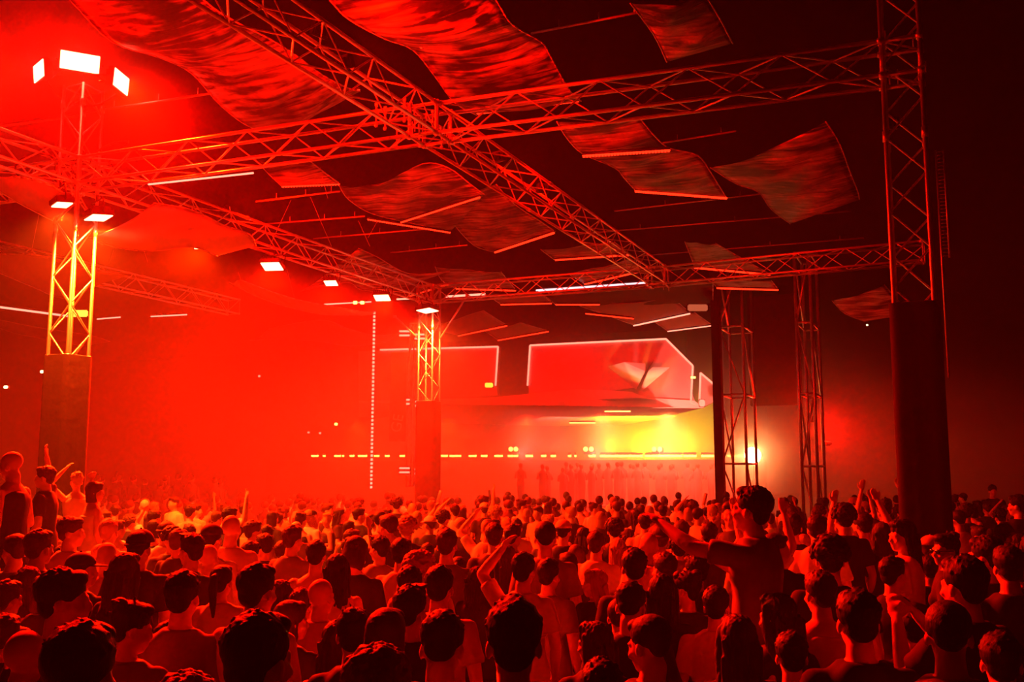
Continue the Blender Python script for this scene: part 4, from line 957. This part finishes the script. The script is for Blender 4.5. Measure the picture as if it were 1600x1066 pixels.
# row of hand placed people: px, top, width, then looks
FR = [
 # bottom row
 (125, 968, 105, dict(hair='short', top='black', label='dark haired back of a head, biggest at the bottom left')),
 (400, 953, 96, dict(hair='short', hc='dark', top='black', turn=-15, label='large dark back of head with short hair at the bottom, left of centre')),
 (588, 1003, 112, dict(hair='curly', hc='brown', top='black', label='curly lit head at the bottom edge, centre left')),
 (288, 1046, 118, dict(hair='curly', hc='brown', top='dark', hmin=1.5, label='curly crown of a head barely rising over the bottom edge at left')),
 (803, 930, 92, dict(hair='short', hc='dark', top='black', fem=True, turn=10, label='big dark head at the bottom centre, tallest of the front row')),
 (1012, 963, 62, dict(hair='crop', hc='brown', top='black', yaw=55, pitch=8, label='close cropped person looking left at the bottom, right of centre')),
 (1152, 958, 56, dict(hair='long', hc='brown', top='black', fem=True, label='person with straight long hair at the bottom beside the pale t-shirt')),
 (1118, 914, 50, dict(hair='short', hc='dark', top='white', turn=-12, label='person in a bright pale t-shirt seen from behind, lower right')),
 (1212, 925, 58, dict(hair='long', hc='brown', top='dark', fem=True, yaw=50, label='long haired person with lit left cheek, under the tall pointing person')),
 (940, 1026, 78, dict(hair='short', hc='dark', top='black', fem=True, hmin=1.5, label='dark crown of hair at the bottom edge between the big head and the cropped one')),
 (928, 970, 60, dict(hair='wavy', hc='brown', top='dark', fem=True, yaw=50, label='wavy haired person left of the close cropped one, bottom right of centre')),
 (690, 955, 74, dict(hair='short', hc='dark', top='black', pitch=25, label='broad dark back in a black shirt, head bowed, left of the big centre head')),
 (603, 948, 66, dict(hair='bob', hc='brown', top='black', fem=True, label='bobbed head with lit left rim, above the curly head at the bottom')),
 (527, 968, 60, dict(hair='long', hc='brown', top='pale', fem=True, kind='tank', label='long haired person with a bare lit shoulder above the bottom edge, left of centre')),
 (552, 942, 62, dict(hair='bun', hc='dark', top='black', fem=True, label='person with a hair bun left of the bobbed head')),
 (455, 937, 50, dict(hair='bob', hc='brown', top='black', fem=True, yaw=-50, pose='bent', label='person with bobbed hair turned right, beside the large bottom head')),
 (206, 933, 62, dict(hair='bun', hc='dark', top='grey', yaw=-50, pitch=10, fem=True, label='dark head with a bun above the biggest bottom left head')),
 (262, 970, 56, dict(hair='short', hc='dark', top='dark', hmin=1.5, label='short person in the shade right of the bun, bottom left')),
 (8, 958, 40, dict(hair='short', hc='brown', top='black', label='person cut by the left edge near the bottom')),
 (38, 985, 60, dict(hair='none', skin=1, top='pale', pose='bent', hmin=1.5, label='shaven person at the lower left corner')),
 (1480, 940, 68, dict(hair='crop', hc='dark', top='pale', turn=-10, label='close cropped person with a lit nape and pale shirt, lower right corner')),
 (1425, 948, 52, dict(hair='short', hc='dark', top='black', label='dark head left of the close cropped one in the lower right corner')),
 (1340, 918, 76, dict(hair='short', hc='dark', top='black', hw=.2, label='dark broad head in the shade, lower right, left of the wristband arm')),
 (1282, 890, 56, dict(hair='short', hc='brown', top='white', kind='tank', turn=20, label='person with a lit neck and bare lit shoulder, right of the tall pointing one')),
 (1562, 985, 70, dict(hair='short', hc='dark', top='black', label='dark head in the black lower right corner')),
 (1236, 985, 60, dict(hair='short', hc='dark', top='black', hmin=1.5, pose='phone', label='dark head at the bottom under the lit neck')),
 # second rows, left
 (98, 886, 64, dict(hair='short', hc='dark', top='black', yaw=-55, label='dark head in profile looking right, left side, two rows up')),
 (285, 890, 58, dict(hair='short', hc='dark', top='grey', turn=8, label='dark short haired head with sunglasses pushed up, left of centre row', glasses='up')),
 (400, 879, 56, dict(hair='short', hc='dark', top='white', label='very dark head above lit white shirt, left of centre')),
 (346, 883, 40, dict(hair='ponytail', hc='dark', top='white', fem=True, label='small dark ponytail head with lit shirt between two dark heads at left')),
 (195, 862, 46, dict(hair='long', hc='brown', top='black', fem=True, label='person whose long straight hair falls down the back, left side')),
 (42, 884, 42, dict(hair='long', hc='brown', top='pale', fem=True, yaw=50, label='long haired person near the left edge, face lit')),
 (66, 898, 42, dict(hair='bob', hc='brown', top='black', fem=True, yaw=50, pitch=-10, label='bobbed person looking left between long hair and dark profile at left')),
 (20, 835, 34, dict(hair='crop', hc='brown', top='grey', yaw=80, label='close cropped face in profile to the left at the left edge')),
 (60, 826, 42, dict(hair='short', hc='brown', top='dark', label='short haired back of head below the raised group')),
 (110, 806, 42, dict(hair='short', hc='brown', top='pale', yaw=-55, label='thick haired head looking right just below the white strapless top')),
 (128, 861, 42, dict(hair='cap', hat='dark', top='black', yaw=-55, label='person in a dark cap facing right, left side')),
 (98, 851, 30, dict(hair='short', hc='dark', top='black', label='small dark head left of the dark cap')),
 (158, 850, 30, dict(hair='short', hc='fair', top='pale', label='fair lit head right of the dark cap')),
 (217, 825, 38, dict(hair='cap', hat='back', top='dark', label='person wearing a dark cap backwards, left of centre row')),
 (296, 827, 36, dict(hair='quiff', hc='dark', top='dark', yaw=80, label='face turned left with a dark quiff, left of centre')),
 (331, 816, 32, dict(hair='cap', hat='dark', top='pale', label='cap wearer with lit neck seen from behind, left of centre')),
 (361, 805, 26, dict(hair='none', skin=0, top='pale', label='shaven lit head behind the cap wearer')),
 (325, 851, 30, dict(hair='none', skin=0, top='white', label='bald lit head in front of the cap wearer')),
 (391, 845, 30, dict(hair='short', hc='dark', top='grey', glasses='up', label='dark haired head with pale sunglasses strap, left of centre')),
 (10, 905, 36, dict(hair='short', hc='brown', top='white', label='lit shoulder and head at the left edge')),
 (170, 810, 28, dict(hair='short', hc='fair', top='white', label='fair head beside the dancer in white')),
 # second rows, centre left
 (412, 833, 28, dict(hair='short', hc='dark', top='black', yaw=50, label='dark head turned left before the bare shouldered person')),
 (456, 820, 30, dict(hair='short', hc='brown', top='grey', label='lit back of head behind the bare shouldered person')),
 (494, 843, 34, dict(hair='short', hc='dark', top='pale', kind='strapless', label='dark haired person with bare lit shoulders, centre left')),
 (527, 864, 40, dict(hair='long', hc='dark', top='pale', fem=True, kind='tank', label='dark long haired person with bare back, centre left')),
 (555, 838, 36, dict(hair='bob', hc='brown', top='dark', pitch=25, label='person with bowed head right of the bare shoulders')),
 (592, 832, 30, dict(hair='quiff', hc='dark', top='grey', yaw=50, label='quiffed head turned left in a striped dim shirt, centre left')),
 (627, 840, 34, dict(hair='short', hc='dark', top='white', turn=-8, label='dark haired person in a lit pale shirt, centre left')),
 (605, 804, 26, dict(hair='crop', hc='brown', top='dark', yaw=50, label='cropped head turned left behind the pale shirt')),
 (636, 804, 28, dict(hair='curly', hc='fair', top='dark', hw=.2, label='fair curly lit head behind the pale shirt')),
 (668, 848, 22, dict(hair='short', hc='dark', top='grey', label='narrow dark head before the middle tower foot')),
 (698, 825, 34, dict(hair='short', hc='brown', top='grey', label='large lit brown head before the middle tower foot')),
 (640, 882, 44, dict(hair='short', hc='dark', top='black', label='dark head just behind the tousled one, centre left')),
 (640, 905, 56, dict(hair='quiff', hc='dark', top='black', label='dark tousled head above the bobbed one, centre left')),
 (686, 882, 48, dict(hair='short', hc='dark', top='pale', label='dark straight haired head above lit collar, below the middle tower')),
 (716, 870, 30, dict(hair='ponytail', hc='dark', top='black', fem=True, label='small dark ponytail right of the lit collar')),
 (746, 884, 32, dict(hair='long', hc='dark', top='black', fem=True, label='dark long hair left of the big centre head')),
 (772, 816, 30, dict(hair='short', hc='brown', top='dark', label='brown head in the rows right of the middle tower')),
 (787, 850, 36, dict(hair='long', hc='brown', top='dark', fem=True, yaw=50, label='person with lit long hair turned left above the centre head')),
 (438, 905, 34, dict(hair='wavy', hc='brown', top='grey', fem=True, label='wavy hair right of the very dark head')),
 (470, 918, 36, dict(hair='short', hc='brown', top='dark', label='round head with lit left rim above the bobbed person')),
 (500, 905, 30, dict(hair='none', skin=0, top='pale', label='shaven lit head left of the long dark hair')),
 (440, 845, 26, dict(hair='short', hc='brown', top='pale', label='brown head left of the bare shoulders')),
 # second rows, right of centre
 (817, 862, 40, dict(hair='short', hc='dark', top='white', pose='head', turn=-10, label='dark head with a hand behind the neck, above the big centre head')),
 (856, 872, 38, dict(hair='short', hc='dark', top='grey', turn=-20, label='dark head right of the hand on the neck')),
 (852, 815, 32, dict(hair='crop', hc='dark', top='grey', label='tall oval dark head in the middle rows, right of centre')),
 (885, 862, 32, dict(hair='bob', hc='dark', top='dark', fem=True, yaw=50, label='lit face turned left, right of the two dark heads')),
 (931, 829, 30, dict(hair='short', hc='brown', top='white', label='brown head above a brightly lit white shirt, right of centre')),
 (960, 808, 28, dict(hair='curly', hc='dark', top='dark', hw=.21, label='curly dark head behind the bright white shirt')),
 (991, 855, 42, dict(hair='short', hc='dark', top='dark', label='dark thick haired head in the rows right of centre')),
 (1036, 862, 38, dict(hair='short', hc='brown', top='grey', yaw=50, label='brown head turned left, right of the thick dark one')),
 (1034, 895, 50, dict(hair='long', hc='dark', top='black', fem=True, label='dark head with long straight hair, right of centre')),
 (966, 840, 30, dict(hair='wavy', hc='fair', top='pale', fem=True, label='fair wavy hair right of the bright white shirt')),
 (930, 888, 40, dict(hair='wavy', hc='fair', top='black', fem=True, yaw=-55, turn=150, label='person facing back with lit fair hair falling over the shoulder')),
 (984, 909, 54, dict(hair='short', hc='dark', top='black', pitch=25, label='dark bowed head beside the fair haired one')),
 (968, 936, 44, dict(hair='crop', hc='brown', top='dark', label='cropped head in front of the bowed one')),
 (1072, 886, 44, dict(hair='bun', hc='dark', top='dark', fem=True, yaw=50, label='dark hair tied back, lit cheek turned left, left of the pale t-shirt')),
 (1060, 835, 34, dict(hair='curly', hc='dark', top='dark', hw=.22, label='dark curly head left of the outstretched arms')),
 (1086, 866, 38, dict(hair='short', hc='dark', top='dark', yaw=50, label='face lit at the edge, below the outstretched arms')),
 (1144, 783, 27, dict(hair='crop', hc='dark', top='dark', turn=120, yaw=50, hmax=2.0, label='face turned left just behind the tall pointing person')),
 (1108, 815, 28, dict(hair='short', hc='dark', top='dark', pose='raise', label='dark head under the pointing hands')),
 (1065, 812, 26, dict(hair='short', hc='brown', top='pale', label='brown head left of the pointing hands')),
 (880, 810, 26, dict(hair='cap', hat='pale', top='dark', label='person in a pale cap right of centre, mid rows')),
 (900, 850, 30, dict(hair='bob', hc='brown', top='grey', fem=True, label='bobbed brown head left of the bright white shirt')),
 # right dark side
 (1238, 800, 44, dict(hair='short', hc='dark', top='black', label='dark round head right of the tall pointing person')),
 (1276, 803, 38, dict(hair='short', hc='dark', top='white', turn=-15, label='dark head above a lit collar right of the tall pointing person')),
 (1296, 832, 62, dict(hair='curly', hc='dark', top='black', hw=.25, label='big round dark curly head at right')),
 (1318, 784, 56, dict(hair='curly', hc='dark', top='black', hw=.25, hmax=2.0, label='tall dark round haired head against the red haze at right')),
 (1412, 810, 38, dict(hair='long', hc='dark', top='white', fem=True, turn=60, yaw=50, label='person in a pale top looking left before the dark tower')),
 (1480, 828, 36, dict(hair='bun', hc='dark', top='black', fem=True, turn=60, yaw=50, glasses='on', label='face in profile to the left in sunglasses, right of the dark tower')),
 (1508, 866, 64, dict(hair='short', hc='dark', top='black', turn=30, pose='phone', label='large black head at right, hands lifted in front')),
 (1378, 815, 28, dict(hair='long', hc='brown', top='dark', fem=True, label='long haired person left of the pale top at right')),
 (1350, 800, 26, dict(hair='short', hc='dark', top='white', pose='both', hmax=1.95, label='person with both arms raised left of the dark tower')),
 (1383, 776, 22, dict(hair='bun', hc='dark', top='dark', fem=True, pose='both', hmax=1.98, label='person dancing with raised arms close to the dark tower')),
 (1450, 868, 34, dict(hair='short', hc='dark', top='black', label='dark head low between the pale top and the large black head')),
 (1505, 770, 42, dict(hair='cap', hat='dark', top='black', turn=40, hmax=2.02, label='dark capped head right of the dark tower')),
 (1540, 836, 44, dict(hair='short', hc='dark', top='dark', yaw=50, label='dim head right of the sunglasses profile')),
 (1550, 757, 17, dict(hair='short', hc='dark', top='dark', turn=160, hmax=2.02, label='small dim face turned to the viewer far right')),
 (1590, 772, 26, dict(hair='short', hc='dark', top='black', yaw=50, hmax=2.02, label='dim profile at the right edge')),
 (1575, 850, 46, dict(hair='short', hc='dark', top='black', label='nearly black head at the right edge, middle height')),
 (1392, 868, 40, dict(hair='short', hc='dark', top='black', turn=-50, pose='side', label='person reaching a wristband arm to the right under the pale top')),
]
FR.sort(key=lambda r: -r[2])
for i, (px, ty, w_, kw) in enumerate(FR):
    kw = dict(kw); kw.setdefault('turn', R.choice((-12, -5, 0, 6, 12))); kw.setdefault('seed', i % 2)
    hat = kw.get('hat')
    if kw.get('hair') in ('curly', 'long') : kw['seed'] = 0
    place(px, ty, w_, **kw)
NFRONT = len(PPL)
# phones / cup held up (things of their own)
def thing_at(px, py, D, sz, m, name, label, cat, rot=0):
    p = atd(px, py, D); bm = bmesh.new(); box(bm, (0, 0, 0), sz, bev=min(sz)*.3); o = link(name, bm, m, None, False, p); o.rotation_euler = (0, 0, YAW+rot); return tag(o, label, cat)

# ------------------------------------------------------------------ middle of the crowd
def zone(px):
    for lim, s_ in ((130, 'left of left tower foot'), (300, 'right of left tower foot'), (470, 'in red haze at left'), (640, 'left of middle tower'), (740, 'around middle tower foot'),
                    (900, 'right of middle tower'), (1110, 'before yellow stage glow'), (1290, 'behind tall pointing person'), (1440, 'left of dark tower'), (1700, 'right of dark tower')):
        if px < lim: return s_
HN = {'short': 'short hair', 'crop': 'cropped hair', 'quiff': 'tousled hair', 'curly': 'curly hair', 'long': 'long hair', 'bob': 'bobbed hair', 'bun': 'hair in a bun', 'none': 'a shaven head', 'cap': 'a cap'}
CN = {'dark': 'dark', 'brown': 'brown', 'fair': 'fair'}
TN = {'black': 'black', 'white': 'white', 'grey': 'grey', 'dark': 'navy', 'pale': 'beige'}
NEAR[0] = False
used = set(); NM = 300-NFRONT; cnt = 0; tries = 0
def topx(p):
    v = p-CAM; z = v.dot(FW); return 800+F*v.dot(RT)/z, 533-F*v.dot(UP)/z, z
while cnt < NM and tries < 20000:
    tries += 1
    D = 6.8+14.5*(R.random()**.8); px = R.uniform(-30, 1630)
    p = atd(px, 738, D)
    if not clear(p.x, p.y, .50+.018*D): continue
    if px > 1400 and D < 8: continue
    band = 'near rows' if D < 10.5 else ('middle rows' if D < 15 else 'far rows')
    for _ in range(12):
        fem = R.random() < .42
        hair = R.choice(('long', 'bob', 'bun', 'long', 'bob')) if fem else R.choice(('short', 'short', 'crop', 'quiff', 'curly', 'none', 'cap'))
        hc = R.choice(('dark', 'dark', 'brown', 'brown', 'fair')); top = R.choice(('black', 'black', 'dark', 'grey', 'white', 'white', 'pale'))
        key = (hair, hc if hair not in ('none', 'cap') else '', top, zone(px), band)
        if key not in used: break
    used.add(key)
    pose = R.choices(('down', 'bent', 'raise', 'both', 'head'), (42, 34, 4, 1, 2))[0]
    yaw, pitch = R.choice(((0, 0), (0, 0), (0, 0), (50, 0), (-55, 0)))
    if pose in ('raise', 'both', 'head'): yaw = 0
    h = R.gauss(1.66 if fem else 1.75, .055); h = max(1.5, min(1.92, h))
    d = STAGE_PT-p; face = math.atan2(d.y, d.x)-math.pi/2+math.radians(R.gauss(0, 22))
    if R.random() < .08: face += math.radians(R.choice((150, 120, -130)))
    hl = HN[hair] if hair in ('none', 'cap') else CN[hc]+' '+HN[hair]
    pl = {'raise': ', one arm up,', 'both': ', both arms up,', 'head': ', hand on head,'}.get(pose, '')
    lab = 'person with %s, %s top%s in %s %s' % (hl, TN[top], pl, band, zone(px))
    if len(lab.split()) > 16: lab = 'person with %s, %s top, %s %s' % (hl, TN[top], band, zone(px))
    person(p.x, p.y, 0, face, h, pose=pose, yaw=yaw, pitch=pitch, fem=fem, hair=hair, hc=hc, top=top, kind='tank' if (fem and R.random() < .5) else 'tshirt', skin=R.choice((0, 0, 1, 1, 2)),
           hat=('pale' if R.random() < .4 else 'back') if hair == 'cap' else None, label=lab, group='crowd in the %s %s' % (band, zone(px)), seed=0)
    cnt += 1
print('people', len(PPL), 'tries', tries, 'bodies', len(BK), 'tops', len(TK), 'hair', len(HK))

bpy.data.scenes.remove(WS)
# ------------------------------------------------------------------ farthest crowd, too many and too small to count
def far_crowd(n, D0, D1, px0, px1, name, label, zl=0, hk=1.0, seed=1, sp_=.55, arms=.02, mats=(0, 0, 1, 2)):
    rr = random.Random(seed); bm = bmesh.new(); pts = []; k = 0
    while len(pts) < n and k < n*40:
        k += 1; D = rr.uniform(D0, D1); px = rr.uniform(px0, px1); p = atd(px, 738, D)
        if any((p.x-a)**2+(p.y-b)**2 < sp_*sp_ for a, b in pts) or not clear(p.x, p.y, .45): continue
        pts.append((p.x, p.y)); h = rr.gauss(1.72, .07)*hk; s = h/1.76; b = Vector((p.x, p.y, zl)); f = rr.uniform(.9, 1.1)
        def q(x, y, z): return b+Vector((x*s, y*s, z*s))
        n0 = len(bm.faces)
        loft(bm, [(q(0, 0, 0), .12, .1), (q(0, 0, .85), .18, .13), (q(0, 0, 1.05), .15, .11), (q(0, 0, 1.36), .2*f, .12), (q(0, 0, 1.46), .13, .09), (q(0, 0, 1.5), .06, .06), (q(0, 0, 1.56), .055, .055)], 10)
        for sx in (-1, 1):
            if rr.random() < arms: tube(bm, q(sx*.2, 0, 1.4), q(sx*.28, .05, 1.62), .045, 6); tube(bm, q(sx*.28, .05, 1.62), q(sx*.22, .1, 1.9), .04, 6)
            else: tube(bm, q(sx*.2, 0, 1.4), q(sx*.25, 0, 1.1), .045, 6)
        bm.faces.ensure_lookup_table(); mi = rr.choice(mats)
        for f_ in bm.faces[n0:]: f_.material_index = mi
        n1 = len(bm.faces); ball(bm, q(0, .01, 1.63), (.078, .095, .11), 10); bm.faces.ensure_lookup_table()
        for f_ in bm.faces[n1:]: f_.material_index = 3 if len(mats) > 1 else 4  # faces painted dark where the group is a silhouette
        n2 = len(bm.faces); ball(bm, q(0, -.02, 1.67), (.09, .105, .10), 10); bm.faces.ensure_lookup_table(); mi = rr.choice((4, 4, 5))
        for f_ in bm.faces[n2:]: f_.material_index = mi
    o = link(name, bm, [TOPM['dark'], TOPM['white'], TOPM['grey'], SKIN[1], HAIRM['dark'], HAIRM['brown']])
    return tag(o, label, 'crowd', None, 'stuff')
far_crowd(190, 20.5, 27, -30, 1500, 'distant_crowd', 'mass of tiny people far back in the red haze before the stage', 0, .97)
far_crowd(16, 27.6, 31, 140, 345, 'distant_crowd', 'dim people standing a little higher in the haze right of the left tower', .45, .97, 3, .6)
far_crowd(30, 41.2, 42.4, 790, 1118, 'stage_guests', 'row of guests painted dark as silhouettes on the stage edge before the lamp line', .95, .99, 5, .4, .0, (0,))  # backlit shade painted in: clothes and faces all dark
gp = [atd(790, 740, 40.8), atd(1118, 740, 40.8), atd(1118, 740, 42.9), atd(790, 740, 42.9)]
bm = bmesh.new(); prism(bm, [Vector((p.x-gp[0].x, p.y-gp[0].y, 0)) for p in gp], Vector((0, 0, .94))); bmesh.ops.recalc_face_normals(bm, faces=bm.faces[:])
tag(link('guest_platform', bm, M_STAGED, None, False, (gp[0].x, gp[0].y, 0)), 'low black platform carrying the guests painted dark as silhouettes before the stage', 'platform')
